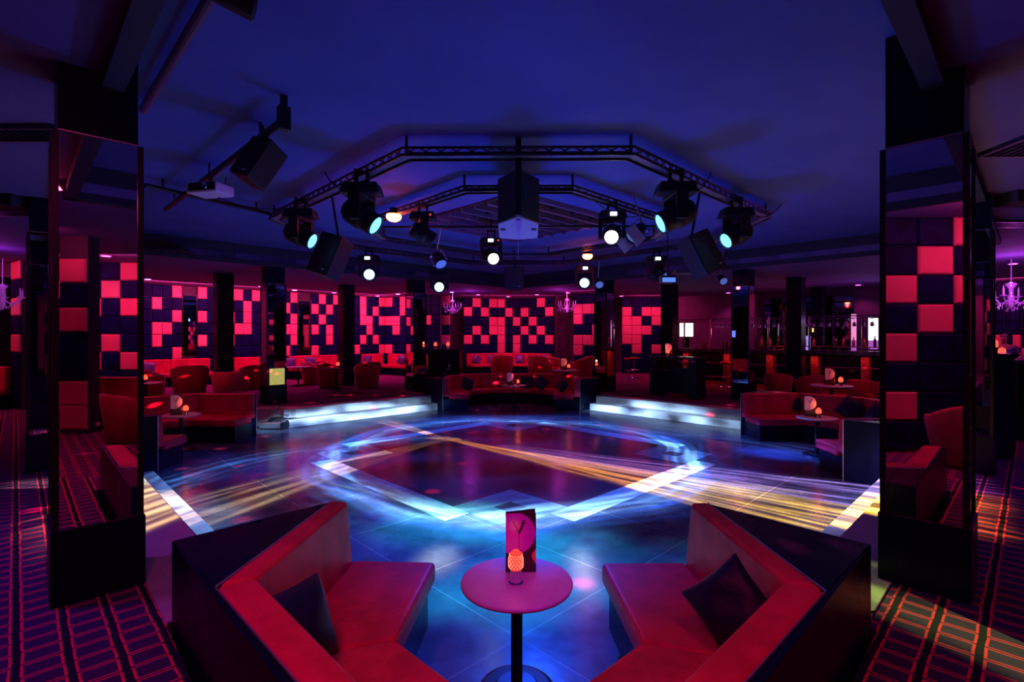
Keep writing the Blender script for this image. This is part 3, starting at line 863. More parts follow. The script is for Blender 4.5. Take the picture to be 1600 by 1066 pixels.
def booth(name, loc, rz, inn, outw, label, half=None, seat_h=0.46, back_h=0.88, depth=2.15):
    """u = sideways, v = towards the dance floor; v=0 is the open front. half=-1/+1 builds one side only"""
    t = thing(name, (loc[0], loc[1], 0), rz, label, 'banquette')
    e = outw - 1.40                           # widening against the near booth
    A = (outw, 0.0); B = (2.08 + e, -0.72); E = (0.60 + e, -2.20)
    sides = (-1, 1) if half is None else (half,)
    bt = 0.17
    uc = 0.0 if half is None else 0.36
    def mir(poly, s): return [(p[0] * s, p[1]) for p in poly]
    for s in sides:
        # black surround
        w_in = 0.02
        Ci = (1.49 + e, -1.27)
        E2 = (E[0] - 0.035, E[1] + 0.035)
        mb = MB()
        mb.prism(mir([(A[0], A[1]), (B[0], B[1]), (Ci[0], Ci[1])], s), 0.0, back_h)
        mb.prism(mir([(Ci[0] + 0.001, Ci[1]), (B[0], B[1] - 0.001), E, E2], s), 0.0, back_h - 0.003)
        mb.build('surround', black_lam, t, bevel=0.003, bseg=1)
        # aluminium edging
        mb = MB()
        f = lambda p, z: (p[0] * s, p[1], z)
        for p_, q_ in ((Ci, E2), (A, Ci)):
            mb.tube(f(p_, back_h), f(q_, back_h), 0.006, None, 6)
        mb.tube(f((A[0], 0.004), 0.0), f((A[0], 0.004), back_h), 0.006, None, 6)
        mb.build('edging', alu, t)
        # backrests
        MB().prism(mir([(A[0] - 0.005, -0.005), (Ci[0] - 0.01, Ci[1]), (Ci[0] - bt * 1.15, Ci[1] + 0.10), (A[0] - bt * 1.05, -0.005)], s), seat_h - 0.08, back_h + 0.015,
                   top=mir([(A[0] - 0.005, -0.005), (Ci[0] - 0.01, Ci[1]), (Ci[0] - bt * 0.95, Ci[1] + 0.08), (A[0] - bt * 0.8, -0.02)], s)
                   ).build('backrest', red_leather, t, bevel=0.03, bseg=4, smooth=True)
        Eu = max(E[0], uc)
        MB().prism(mir([(Ci[0] - 0.01, Ci[1] - 0.02), (E[0] - 0.02, E[1] + 0.04), (E[0] - 0.08, E[1] + 0.27), (Ci[0] - bt * 1.15, Ci[1] + 0.10)], s), seat_h - 0.08, back_h + 0.015,
                   top=mir([(Ci[0] - 0.01, Ci[1] - 0.02), (E[0] - 0.02, E[1] + 0.04), (E[0] - 0.07, E[1] + 0.21), (Ci[0] - bt * 0.95, Ci[1] + 0.08)], s)
                   ).build('backrest', red_leather, t, bevel=0.03, bseg=4, smooth=True)
        # seats
        sa = [(A[0] - bt, 0.0), (inn, 0.0 - 0.02), (inn + 0.06, -0.97), (Ci[0] - bt * 1.15, Ci[1] + 0.10)]
        MB().prism(mir(sa, s), seat_h - 0.15, seat_h).build('seat', red_leather, t, bevel=0.035, bseg=4, smooth=True)
        iv = -0.97 - (inn + 0.06 - (inn * 0.5)) * 0.95
        sb = [(Ci[0] - bt * 1.15, Ci[1] + 0.10), (inn + 0.06, -0.97), (inn * 0.5, iv), (E[0] - 0.08, E[1] + 0.27)]
        MB().prism(mir(sb, s), seat_h - 0.15, seat_h + 0.002).build('seat', red_leather, t, bevel=0.035, bseg=4, smooth=True)
        # base
        ins = 0.05
        mb = MB()
        mb.prism(mir([(A[0] - 0.01, -ins), (inn + ins, -ins - 0.02), (inn + 0.06 + ins, -0.97), (Ci[0] - 0.02, Ci[1])], s), 0.0, seat_h - 0.15)
        mb.prism(mir([(Ci[0] - 0.02, Ci[1]), (inn + 0.06 + ins, -0.97), (inn * 0.5 + 0.03, iv - 0.05), (E[0] - 0.04, E[1] + 0.05)], s), 0.0, seat_h - 0.152)
        mb.build('base', black_lam, t)
    if half is None:
        iu = inn * 0.5
        iv = -0.97 - (inn + 0.06 - iu) * 0.95
        MB().prism([(-E[0] + 0.08, E[1] + 0.27), (E[0] - 0.08, E[1] + 0.27), (iu, iv), (-iu, iv)], seat_h - 0.15, seat_h).build('seat', red_leather, t, bevel=0.035, bseg=4, smooth=True)
        MB().prism([(-E[0] + 0.04, E[1] + 0.03), (E[0] - 0.04, E[1] + 0.03), (E[0] - 0.08, E[1] + 0.27), (-E[0] + 0.08, E[1] + 0.27)], seat_h - 0.08, back_h + 0.015,
                   top=[(-E[0] + 0.04, E[1] + 0.03), (E[0] - 0.04, E[1] + 0.03), (E[0] - 0.07, E[1] + 0.22), (-E[0] + 0.07, E[1] + 0.22)]
                   ).build('backrest', red_leather, t, bevel=0.03, bseg=4, smooth=True)
        MB().prism([(-E[0], E[1]), (E[0], E[1]), (E[0], E[1] + 0.04), (-E[0], E[1] + 0.04)], 0, back_h - 0.004).build('surround', black_lam, t)
        MB().prism([(-E[0] + 0.05, E[1] + 0.05), (E[0] - 0.05, E[1] + 0.05), (iu, iv - 0.05), (-iu, iv - 0.05)], 0, seat_h - 0.152).build('base', black_lam, t)
    return t
booth('booth_sofa', (0, 3.72), 0, 0.60, 1.38, 'red leather corner banquette in the left foreground, black surround behind it', half=-1)
booth('booth_sofa', (0, 3.72), 0, 0.60, 1.38, 'red leather corner banquette in the right foreground, black surround behind it', half=1)
booth('booth_sofa', (-5.50, 9.15), R(-90), 0.72, 1.46, 'red U-shaped booth banquette sunk at the left side of the dance floor')
booth('booth_sofa', (4.72, 9.15), R(90), 0.95, 1.70, 'red U-shaped booth banquette sunk at the right side of the dance floor')
booth('booth_sofa', (-0.20, 14.25), R(180), 1.18, 1.92, 'red U-shaped booth banquette at the far end of the dance floor')

def scatter_cushion(loc, rot, label, size=0.42, th=0.085, m=navy_satin, group=None, seed=0):
    n = 16
    vs, fs = [], []
    for sgn in (1, -1):
        for j in range(n + 1):
            for i in range(n + 1):
                u, v = -1 + 2 * i / n, -1 + 2 * j / n
                prof = max(0.0, (1 - abs(u) ** 2.6)) ** 0.55 * max(0.0, (1 - abs(v) ** 2.6)) ** 0.55
                pin = 1 - 0.10 * (1 - abs(u) ** 2) * abs(v) ** 3 if abs(v) > 0 else 1
                pin2 = 1 - 0.10 * (1 - abs(v) ** 2) * abs(u) ** 3
                wz = 0.010 * math.sin(5 * u + seed) * math.sin(4 * v + 2 * seed) * prof
                vs.append((u * size / 2 * pin2, v * size / 2 * pin, sgn * th * prof + wz))
    k = (n + 1) * (n + 1)
    for sgn, o_ in ((1, 0), (-1, k)):
        for j in range(n):
            for i in range(n):
                a = o_ + j * (n + 1) + i
                q = (a, a + 1, a + n + 2, a + n + 1)
                fs.append(q if sgn == 1 else q[::-1])
    bm = bmesh.new()
    me = bpy.data.meshes.new('scatter_cushion')
    me.from_pydata(vs, [], fs)
    bm.from_mesh(me); bmesh.ops.remove_doubles(bm, verts=bm.verts, dist=0.0015); bm.to_mesh(me); bm.free()
    for p in me.polygons: p.use_smooth = True
    me.materials.append(m)
    o = bpy.data.objects.new('scatter_cushion', me); col.objects.link(o)
    o.location = loc; o.rotation_euler = rot
    sb = o.modifiers.new('sub', 'SUBSURF'); sb.levels = 1; sb.render_levels = 1
    return tag(o, label, 'cushion', group)
_c = P(458, 985, 0.66)
scatter_cushion((_c.x, _c.y, 0.66), (R(64), R(0), R(58)), 'navy satin cushion leaning on the left foreground banquette', 0.43, 0.12, seed=1)
_c = P(1143, 948, 0.68)
scatter_cushion((_c.x, _c.y, 0.68), (R(62), R(40), R(-56)), 'navy satin cushion standing on its corner on the right foreground banquette', 0.40, 0.09, seed=2)
# far booth cushions
for (px, py, d_, rot, lb) in ((731, 602, 15.4, (R(70), R(20), R(30)), 'dark cushion at the left arm of the far booth'),
                              (823, 605, 16.05, (R(75), R(0), R(0)), 'dark cushion lying right of the table in the far booth'),
                              (845, 599, 15.6, (R(70), R(40), R(-20)), 'dark cushion on its corner in the far booth, right of the table'),
                              (878, 607, 14.9, (R(70), R(30), R(-60)), 'dark cushion at the right arm of the far booth')):
    p = PD(px, py, d_)
    scatter_cushion((p.x, p.y, 0.655), rot, lb, 0.42, 0.09, seed=px)
# right booth cushions
for (px, py, d_, rot, lb, sz) in ((1195, 634, 10.78, (R(78), R(0), R(0)), 'square dark cushion at the far arm of the right booth', 0.40),
                                  (1247, 637, 10.75, (R(75), R(8), R(0)), 'teal-lit dark cushion beside the menu in the right booth', 0.40),
                                  (1330, 641, 9.9, (R(65), R(38), R(-35)), 'dark cushion on its corner in the right booth, right of the menu', 0.46),
                                  (1374, 646, 9.3, (R(65), R(30), R(-55)), 'dark cushion by the right front pillar in the right booth', 0.42)):
    p = PD(px, py, d_)
    scatter_cushion((p.x, p.y, 0.665), rot, lb, sz, 0.10, seed=px)

# ---- tables
def make_table(label, r=0.325, h=0.66, z=0.0, loc=(0, 0), m=table_lam):
    t = thing('round_table', (loc[0], loc[1], z), 0, label, 'table')
    MB().lathe([(0, h - 0.028), (r - 0.02, h - 0.028), (r - 0.004, h - 0.022), (r, h - 0.012), (r - 0.003, h - 0.003), (r - 0.012, h), (0, h)], seg=56).build('tabletop', m, t, smooth=False)
    MB().lathe([(0.034, 0.03), (0.034, h - 0.04), (0.09, h - 0.035), (0.09, h - 0.028)], seg=20).build('pedestal', black_metal, t, smooth=False)
    MB().lathe([(0.0, 0.055), (0.115, 0.05), (0.13, 0.035), (0.20, 0.028), (0.225, 0.018), (0.23, 0.0), (0, 0)], seg=40).build('base', black_metal, t)
    return t
def menu_card(loc, rz, label, mag=False, h=0.36, w_=0.185):
    t = thing('menu_card', loc, rz, label, 'menu')
    mb = MB()
    Ms = []
    for s in (-1, 1):
        M = Matrix.Rotation(s * R(14), 4, 'X')
    mb.box((0, -0.002, h / 2), (w_, 0.0025, h))
    mb.add([(-w_ / 2, 0.0, 0), (w_ / 2, 0.055, 0), (w_ / 2, 0.055, h * 1.02), (-w_ / 2, 0.0, h * 1.02),
            (-w_ / 2, 0.003, 0), (w_ / 2, 0.058, 0), (w_ / 2, 0.058, h * 1.02), (-w_ / 2, 0.003, h * 1.02)],
           [(0, 1, 2, 3), (5, 4, 7, 6), (3, 2, 6, 7), (1, 5, 6, 2), (0, 4, 5, 1), (0, 3, 7, 4)])
    card = mb.build('card', menu_dark, t)
    # printed round field, clipped by the card
    cm = menu_mag if mag else menu_white
    cx, cz, rr = -0.22 * w_, h * 0.66, 0.70 * w_
    pts = []
    for i in range(48):
        a = 2 * PI * i / 48
        x = cx + rr * math.cos(a); z = cz + rr * 0.98 * math.sin(a)
        pts.append((min(max(x, -w_ / 2), w_ / 2), min(max(z, 0), h)))
    pr = MB()
    pr.add([(p[0], -0.0036, p[1]) for p in pts] , [tuple(range(48))])
    pr.build('printed_disc', cm, card)
    g_ = MB()
    y = -0.0042
    def strip(a, b, wd):
        ax, az = a; bx, bz = b
        L = math.hypot(bx - ax, bz - az); nx, nz = -(bz - az) / L * wd / 2, (bx - ax) / L * wd / 2
        g_.add([(ax + nx, y, az + nz), (bx + nx, y, bz + nz), (bx - nx, y, bz - nz), (ax - nx, y, az - nz)], [(0, 3, 2, 1)])
    gx = -0.06 * w_
    strip((gx, h * 0.38), (gx, h * 0.66), 0.004)
    strip((gx - 0.036, h * 0.86), (gx, h * 0.66), 0.007)
    strip((gx, h * 0.66), (gx + 0.030, h * 0.88), 0.013)
    strip((gx - 0.018, h * 0.372), (gx + 0.018, h * 0.372), 0.004)
    for k in range(3):
        strip((gx + 0.008 + k * 0.008, h * (0.73 + k * 0.05)), (gx + 0.022 + k * 0.008, h * (0.73 + k * 0.05)), 0.010)
    g_.build('printed_glass', menu_dark, card)
    pr = MB()
    pts = [(w_ / 2, h * 0.14), (w_ / 2, h * 0.40)] + [(w_ / 2 - 0.026 * math.sin(PI * k / 8), h * (0.40 - 0.26 * k / 8)) for k in range(1, 8)]
    pr.add([(p[0], -0.0036, p[1]) for p in pts], [tuple(range(len(pts)))])
    pr.build('printed_spot', menu_orange, card)
    return t
def candle_lamp(loc, label, s=1.0, light=0.6):
    t = thing('candle_lamp', loc, 0, label, 'candle lamp')
    MB().lathe([(0, 0), (0.036 * s, 0), (0.036 * s, 0.004), (0.030 * s, 0.010), (0.027 * s, 0.062 * s), (0.030 * s, 0.066 * s), (0, 0.066 * s)], seg=24).build('holder', chrome, t, smooth=False)
    MB().lathe([(0.026 * s, 0.064 * s), (0.035 * s, 0.075 * s), (0.036 * s, 0.11 * s), (0.030 * s, 0.138 * s), (0.016 * s, 0.156 * s), (0.0, 0.161 * s)], seg=24).build('shade', candle_glass, t, smooth=True)
    shd = kids(t)[-1]
    mb = MB()
    for j, (z, rr) in enumerate(((0.080, 0.0355), (0.091, 0.036), (0.102, 0.0362), (0.113, 0.0357), (0.124, 0.0335), (0.135, 0.031))):
        for k in range(14):
            a = 2 * PI * (k + 0.5 * (j % 2)) / 14
            mb.box((rr * s * math.cos(a), rr * s * math.sin(a), z * s), (0.0035 * s, 0.0055 * s, 0.0045 * s), None, a)
    mb.build('lit_facets', candle_core, shd)
    if light:
        lamp('candle_light', 'POINT', (loc[0], loc[1], loc[2] + 0.20 * s), (1.0, 0.12, 0.05), light, size=0.03)
    return t
tb_label = {}
make_table('small round table with a magenta-lit top in the foreground centre', loc=(-0.01, 3.0), r=0.33)
menu_card((0.015, 3.10, 0.661), R(3), 'folded magenta cocktail menu with a martini glass on the foreground table', True)
candle_lamp((-0.015, 2.97, 0.661), 'red beehive candle lamp in front of the magenta menu on the foreground table', 1.2, 0.25)
pT = P(283, 648, 0.67)
make_table('round table with a menu inside the left booth', loc=(pT.x, pT.y), h=0.67)
menu_card((pT.x - 0.05, pT.y - 0.05, 0.671), R(35), 'white cocktail menu on the table of the left booth')
candle_lamp((pT.x + 0.10, pT.y - 0.02, 0.671), 'small red candle lamp on the table of the left booth', 1.1, 1.0)
pT = P(1276, 652, 0.67)
make_table('pale round table inside the right booth', loc=(pT.x, pT.y), h=0.67)
menu_card((pT.x - 0.08, pT.y + 0.05, 0.671), R(-30), 'white cocktail menu on the table of the right booth')
candle_lamp((pT.x - 0.01, pT.y - 0.08, 0.671), 'small red candle lamp on the table of the right booth', 1.1, 1.0)
pT = P(803, 602, 0.67)
make_table('round table inside the far booth', loc=(pT.x, pT.y), h=0.67, r=0.36)
menu_card((pT.x - 0.10, pT.y - 0.05, 0.671), R(5), 'white cocktail menu on the table of the far booth')
candle_lamp((pT.x + 0.12, pT.y - 0.12, 0.671), 'small red candle lamp on the table of the far booth', 1.1, 1.0)

# tables on the carpet level
def px_table(px, py, label, h=0.66, r=0.33, menu=None, candle=None, cs=1.2, mrz=0.0, mat_=table_lam):
    p = P(px, py, U + h)
    make_table(label, loc=(p.x, p.y), z=U, h=h, r=r, m=mat_)
    if menu: menu_card((p.x - 0.03, p.y, U + h + 0.001), mrz, menu)
    if candle: candle_lamp((p.x + 0.10, p.y - 0.16, U + h + 0.001), candle, cs, 1.0)
    return p
px_table(1299, 602, 'round table behind the right booth, before the bar', menu='white cocktail menu on the table before the bar', candle='red candle lamp before the menu on the table in front of the bar', mrz=R(-25), r=0.40)
px_table(883, 578, 'round table with menu beside the far right tub chairs', menu='pale cocktail menu on the table by the far right tub chairs', candle='red candle lamp on the table by the far right tub chairs', r=0.42)
px_table(228, 598, 'round table at the left armchairs, partly behind the left front pillar', candle='red candle lamp on the table at the left armchairs')
px_table(526, 575, 'dark round table between two tub chairs left of centre', candle='red candle lamp on the dark table left of centre', mat_=black_lam, r=0.40, h=0.72)
px_table(466, 573, 'small table before the left wall banquette', r=0.42)

# ---- tub armchairs
def make_armchair(label, high=0.80):
    t = thing('tub_armchair', (0, 0, 0), 0, label, 'armchair')
    # opening faces -Y in local space
    n = 40
    a0, a1 = R(-42), R(222)
    vs, fs = [], []
    rings = []
    for i in range(n + 1):
        a = a0 + (a1 - a0) * i / n
        k = (math.sin(a) + 0.67) / 1.67
        k = max(0, min(1, k)); ht = 0.62 + (high - 0.62) * (k * k * (3 - 2 * k))
        ring = []
        for (rr, z) in ((0.31, 0.02), (0.405, ht - 0.05), (0.395, ht - 0.012), (0.365, ht), (0.325, ht - 0.012), (0.305, ht - 0.06), (0.275, 0.30), (0.27, 0.02)):
            sx = 1.0
            ring.append((rr * math.cos(a) * sx, rr * math.sin(a), z))
        rings.append(ring)
    m_ = len(rings[0])
    for ring in rings: vs += ring
    for i in range(n):
        for j in range(m_):
            jj = (j + 1) % m_
            fs.append((i * m_ + j, (i + 1) * m_ + j, (i + 1) * m_ + jj, i * m_ + jj))
    fs.append(tuple(range(m_ - 1, -1, -1))[::-1]); fs.append(tuple(n * m_ + j for j in range(m_))[::-1])
    MB().add(vs, fs).build('shell', red_fabric, t, smooth=True)
    MB().lathe([(0, 0.30), (0.24, 0.30), (0.275, 0.32), (0.28, 0.41), (0.255, 0.44), (0, 0.45)], seg=32).build('seat_cushion', red_fabric, t, smooth=True)
    MB().lathe([(0, 0.02), (0.272, 0.02), (0.275, 0.30), (0, 0.30)], seg=32).build('base', red_fabric, t)
    return t
chair0 = None
def armchair(px, py, face, label, sc_=1.0, loc=None):
    """py = foot row on the carpet; face = heading in degrees the chair opens to (0 = away from camera)"""
    global chair0
    p = Vector((loc[0], loc[1], U)) if loc else P(px, py, U)
    if chair0 is None:
        chair0 = make_armchair(label); o = chair0
        o.location = (p.x, p.y, U); o.rotation_euler = (0, 0, R(face) + PI)
    else:
        o = dup(chair0, (p.x, p.y, U), R(face) + PI, label)
    o.scale = (sc_,) * 3
    o['group'] = 'tub armchairs'
    return o
armchair(240, 622, -60, 'tub armchair behind the left booth, nearest the left front pillar')
armchair(297, 622, 40, 'wide tub armchair behind the left booth, with a dark bag on it', 1.15)
armchair(360, 632, 10, 'tub armchair behind the left booth, before the black pillar', 1.05)
armchair(392, 608, 60, 'tub armchair behind the left booth, nearest the second left mirrored pillar')
armchair(516, 606, -50, 'tub armchair left of the dark table, left of centre', 1.1)
armchair(574, 606, 40, 'tub armchair right of the dark table, left of centre', 1.1)
armchair(488, 600, -80, 'tub armchair at the small table by the left wall banquette')
armchair(784, 592, 10, 'tub armchair behind the far booth, left of its menu', 1.2)
armchair(842, 592, -30, 'tub armchair behind the far booth, right of centre', 1.2)
armchair(868, 590, -60, 'tub armchair half hidden behind the far booth, beside the table with menu', 1.1)
armchair(908, 595, 70, 'orange-lit tub armchair between the far menu table and the far right pillar', 1.2)
armchair(1216, 624, -30, 'low tub armchair with blue glints, left behind the right booth', 0.9)
armchair(1264, 624, 10, 'tub armchair with its back against the plain black pillar', 0.85)
armchair(1352, 640, -60, 'tub armchair behind the right booth, nearest the right front pillar', 0.9)
armchair(1385, 634, 50, 'pinkish tub armchair half hidden by the right front pillar', 0.9)
armchair(1608, 664, 30, 'red tub armchair cut by the right edge of the picture', 1.15)
armchair(0, 0, 90, 'red tub armchair reflected in the right front pillar mirror', 1.05, (-0.62, 0.28))
armchair(0, 0, -60, 'red tub armchair reflected at the right of the left front pillar mirror', 1.0, (2.15, -0.25))

# ---- wall banquettes
def banquette(p0, p1, label, depth=0.6, back=0.92, seat=0.46, name='wall_banquette', ends=True):
    a, b = Vector((p0[0], p0[1], U)), Vector((p1[0], p1[1], U))
    d = b - a; L = d.length
    t = thing(name, a, math.atan2(d.y, d.x), label, 'banquette')
    MB().box((L / 2, -depth / 2 + 0.02, (seat - 0.14) / 2), (L, depth - 0.06, seat - 0.14)).build('base', black_lam, t)
    k = max(1, round(L / 1.3))
    for i in range(k):
        x0, x1 = L * i / k, L * (i + 1) / k
        MB().box(((x0 + x1) / 2, -depth / 2, seat - 0.07), (x1 - x0 - 0.008, depth, 0.14)).build('seat', red_leather, t, bevel=0.03, bseg=3, smooth=True)
        MB().box(((x0 + x1) / 2, -0.07, (seat + back) / 2), (x1 - x0 - 0.008, 0.15, back - seat)).build('backrest', red_leather, t, bevel=0.03, bseg=3, smooth=True)
    return t
def shift(p, q, k):
    a, b = Vector(p), Vector(q); d = (b - a).normalized(); n_ = Vector((d.y, -d.x))
    return (tuple(a + n_ * k), tuple(b + n_ * k))
s0, s1 = shift(wl(190), wl(322), 0.12)
banquette(s0, s1, 'red wall banquette under the chequered wall at left, with a violet cushion')
s0, s1 = shift(wl(360), wl(412), 0.12)
banquette(s0, s1, 'red wall banquette between the plain black pillar and the second mirrored pillar')
s0, s1 = shift(wl(446), wl(522), 0.12)
banquette(s0, s1, 'red wall banquette behind the small table left of centre')
s0, s1 = shift(wl(561), wl(594), 0.12)
banquette(s0, s1, 'short red wall banquette right of the plain pillar, left of the wall corner')
s0, s1 = shift((-5.75, 23.05), (-3.6, 21.7), 0.12)
banquette(s0, s1, 'red wall banquette with magenta glow right of the plain pillar, left of centre')
s0, s1 = shift((-2.45, 23.1), (-0.95, 24.0), 0.12)
banquette(s0, s1, 'left wing of the red sofa in the chequered bay')
s0, s1 = shift((-0.95, 24.0), (0.08, 24.0), 0.12)
banquette(s0, s1, 'centre of the red sofa in the chequered bay')
s0, s1 = shift((0.08, 24.0), (1.55, 23.15), 0.12)
banquette(s0, s1, 'right wing of the red sofa in the chequered bay')
banquette((-14.6, 11.9), (-12.0, 11.9), 'red banquette under the mirror at the left edge', back=1.0)
# bench seen in the pillar mirror
o = banquette((3.75, -0.8), (3.75, -2.9), 'red banquette behind the camera, reflected in the left front pillar', back=0.92)
MB().box((1.05, 0.05, 0.45), (2.1, 0.06, 0.9)).build('surround', black_lam, o)
for (px, py, zz, rot, lb, c_) in ((226, 568, 0.62, (R(75), R(10), R(45)), 'violet-lit cushion on the left wall banquette', 0),
                                  (452, 566, 0.62, (R(75), R(0), R(45)), 'violet-lit cushion at the left of the small table', 0),
                                  (484, 565, 0.62, (R(75), R(0), R(45)), 'violet-lit cushion at the right of the small table', 0),
                                  (573, 563, 0.62, (R(75), R(0), R(-25)), 'dark cushion on the banquette right of the plain pillar', 0),
                                  (627, 566, 0.62, (R(75), R(30), R(-25)), 'dark cushion beside the far left mirrored pillar', 0),
                                  (745, 567, 0.60, (R(75), R(35), R(30)), 'violet cushion on the left wing of the bay sofa', 0),
                                  (768, 566, 0.60, (R(75), R(10), R(20)), 'dark cushion in the left corner of the bay sofa', 0),
                                  (812, 567, 0.60, (R(65), R(0), R(0)), 'violet cushion in the centre of the bay sofa', 0),
                                  (851, 566, 0.60, (R(70), R(30), R(-25)), 'violet cushion on the right wing of the bay sofa', 0)):
    z = U + zz
    t_ = (px - 810) / F
    if px < 600: y_ = 29.5 / (1 - t_) - 0.72
    elif px < 700: y_ = 23.36 - (t_ * 22.3 + 6.14) * 0.63 - 0.75
    else: y_ = 23.2 + (0.6 if 760 < px < 820 else 0.1) - 0.35
    scatter_cushion((t_ * y_, y_, z + 0.05), rot, lb, 0.46, 0.09, seed=px, m=mat('violet_satin', (0.10, 0.05, 0.20), 0.4, bump=0.2, bscale=30))

# dark bag lying on the left armchair
tag(MB().lathe([(0, 0), (0.16, 0.01), (0.18, 0.06), (0.12, 0.13), (0.03, 0.17), (0, 0.17)], seg=20).build('black_bag', navy_satin, None, loc=(P(303, 622, U).x, P(303, 622, U).y - 0.02, U + 0.50), smooth=True, sub=1),
    'dark bag lying on the wide armchair behind the left booth', 'bag')
# low table on the floor with tub
# ================================================================== DJ bar light on the floor
p = P(424, 671, 0)
t = thing('led_bar_light', (p.x, p.y + 0.05, 0.0), R(-3), 'grey floor-standing LED bar light beside the left booth', 'light')
MB().box((0, 0, 0.085), (0.50, 0.20, 0.12)).build('body', grey_metal, t, bevel=0.015, bseg=3)
MB().box((0.29, 0, 0.085), (0.10, 0.22, 0.14)).build('end_cap', black_plastic, t, bevel=0.01)
mb = MB()
for x in (-0.18, 0.18): mb.box((x, 0, 0.013), (0.05, 0.24, 0.025))
mb.build('feet', black_plastic, t)
random.seed(3)
pts = []
for i in range(40):
    a = i * 0.9
    pts.append((p.x + 0.02 + 0.18 * math.cos(a) + 0.004 * i, p.y + 0.14 + 0.10 * math.sin(a * 1.1), 0.16 + 0.004 * i if i < 25 else 0.10 + 0.02 * (i - 25)))
pts += [(p.x - 0.12, p.y + 0.62, 0.42), (p.x - 0.16, p.y + 0.80, 0.44)]
tag(MB().path(pts, 0.008, None, 6).build('black_cable', black_plastic), 'coiled black cable behind the LED bar light on the floor', 'cable')
p = P(1352, 955, U)
pts = [(p.x + 0.10 * math.cos(a_) - 0.02, p.y + 0.12 * math.sin(a_) + 0.05, U + 0.01 + 0.02 * abs(math.sin(a_))) for a_ in [k * 0.3 for k in range(4, 18)]]
tag(MB().path(pts, 0.007, None, 6).build('black_cable', black_plastic), 'black cable loop on the carpet between foreground banquette and right pillar', 'cable')
# glitter / coins scattered on the floor in the far booth
random.seed(5)
mb = MB()
for k in range(38):
    px = random.uniform(762, 818); py = random.uniform(631, 640)
    q = P(px, py, 0.002)
    mb.box((q.x, q.y, 0.006), (0.03, 0.03, 0.008), None, random.random())
tag(mb.build('confetti', white_plastic), 'pale confetti scattered on the floor before the far booth', 'confetti', kind='stuff')

# ================================================================== TRUSS
def octa(W, n, D, Wd):
    cx, cy = -0.0, 9.3
    return [(-n, cy - D), (n, cy - D), (W, cy - Wd), (W, cy + Wd), (n, cy + D), (-n, cy + D), (-W, cy + Wd), (-W, cy - Wd)]
ZT = 4.01
def truss_ring(label, pts, zb, hh=0.075, ww=0.17, hang=()):
    t = thing('lighting_truss', (0, 9.3, zb), 0, label, 'truss')
    n = len(pts)
    c = Vector((0, 9.3, 0))
    chords, lace, plate = MB(), MB(), MB()
    def inset(k):
        out = []
        for i in range(n):
            p_ = Vector(pts[i] + (0,)) - c
            out.append(p_ * (1 - k / p_.length))
        return out
    O, I = inset(0.0), inset(ww)
    for ring in (O, I):
        for z in (-hh / 2, hh / 2):
            for i in range(n):
                a, b = ring[i], ring[(i + 1) % n]
                chords.tube((a.x, a.y, z), (b.x, b.y, z), 0.014, None, 6)
    for i in range(n):
        a, b = O[i], O[(i + 1) % n]; a2, b2 = I[i], I[(i + 1) % n]
        L = (b - a).length; k = max(2, int(L / 0.16))
        for j in range(k):
            f0, f1 = j / k, (j + 1) / k
            p_, q_ = a.lerp(b, f0), a.lerp(b, f1)
            lace.tube((p_.x, p_.y, -hh / 2), (q_.x, q_.y, hh / 2), 0.007, None, 4)
            lace.tube((p_.x, p_.y, hh / 2), (q_.x, q_.y, -hh / 2), 0.007, None, 4)
            r_, s_ = a2.lerp(b2, f0), a2.lerp(b2, f1)
            lace.tube((r_.x, r_.y, -hh / 2), (s_.x, s_.y, hh / 2), 0.007, None, 4)
        plate.prism([(a.x, a.y), (b.x, b.y), (b2.x, b2.y), (a2.x, a2.y)], -hh / 2 + 0.012, -hh / 2 + 0.016)
    chords.build('chords', black_metal, t)
    lace.build('lacing', truss_metal, t)
    plate.build('perforated_tray', mat('perforated_steel', (0.32, 0.30, 0.40), 0.45, metal=0.5, var=0.6, vscale=45, bump=0.6, bscale=80), t)
    for i in hang:
        a = O[i]
        MB().tube((a.x * 0.98, a.y * 0.98, 0), (a.x * 0.98, a.y * 0.98, ZC - zb), 0.016, None, 8).build('hanger', black_metal, t)
    return t
truss_ring('outer octagonal lighting truss ring hanging under the blue ceiling', octa(4.0, 1.2, 4.05, 1.2), ZT - 0.0, hang=range(8))
truss_ring('inner octagonal lighting truss ring around the slatted grille', octa(2.7, 0.72, 2.72, 0.68), ZT - 0.0, ww=0.13, hh=0.06, hang=range(8))

def bar_tube(label, p0, p1, r=0.028, m=black_metal, name='ceiling_pipe', hang=True, parts=()):
    t = thing(name, (0, 0, 0), 0, label, 'pipe')
    MB().tube(p0, p1, r, None, 12).build('pipe', m, t)
    if hang:
        mb = MB()
        a, b = Vector(p0), Vector(p1)
        for f_ in (0.12, 0.5, 0.88):
            q = a.lerp(b, f_)
            mb.tube(q, (q.x, q.y, ZC), 0.012, None, 6)
        mb.build('hangers', m, t)
    return t
bar_tube('diagonal lighting pipe carrying the projector, left of the truss', (-2.15, 4.60, 4.05), (-5.35, 7.65, 4.02), 0.035)
bar_tube('pipe joining the left front pillar to the truss corner', (-4.85, 6.55, 4.06), (-4.0, 8.1, 4.06), 0.03)
bar_tube('pipe in the top left corner of the picture carrying a dark light', (-1.62, 2.8, 4.12), (-3.35, 4.5, 4.12), 0.035, mat('purple_pipe', (0.10, 0.04, 0.10), 0.4))

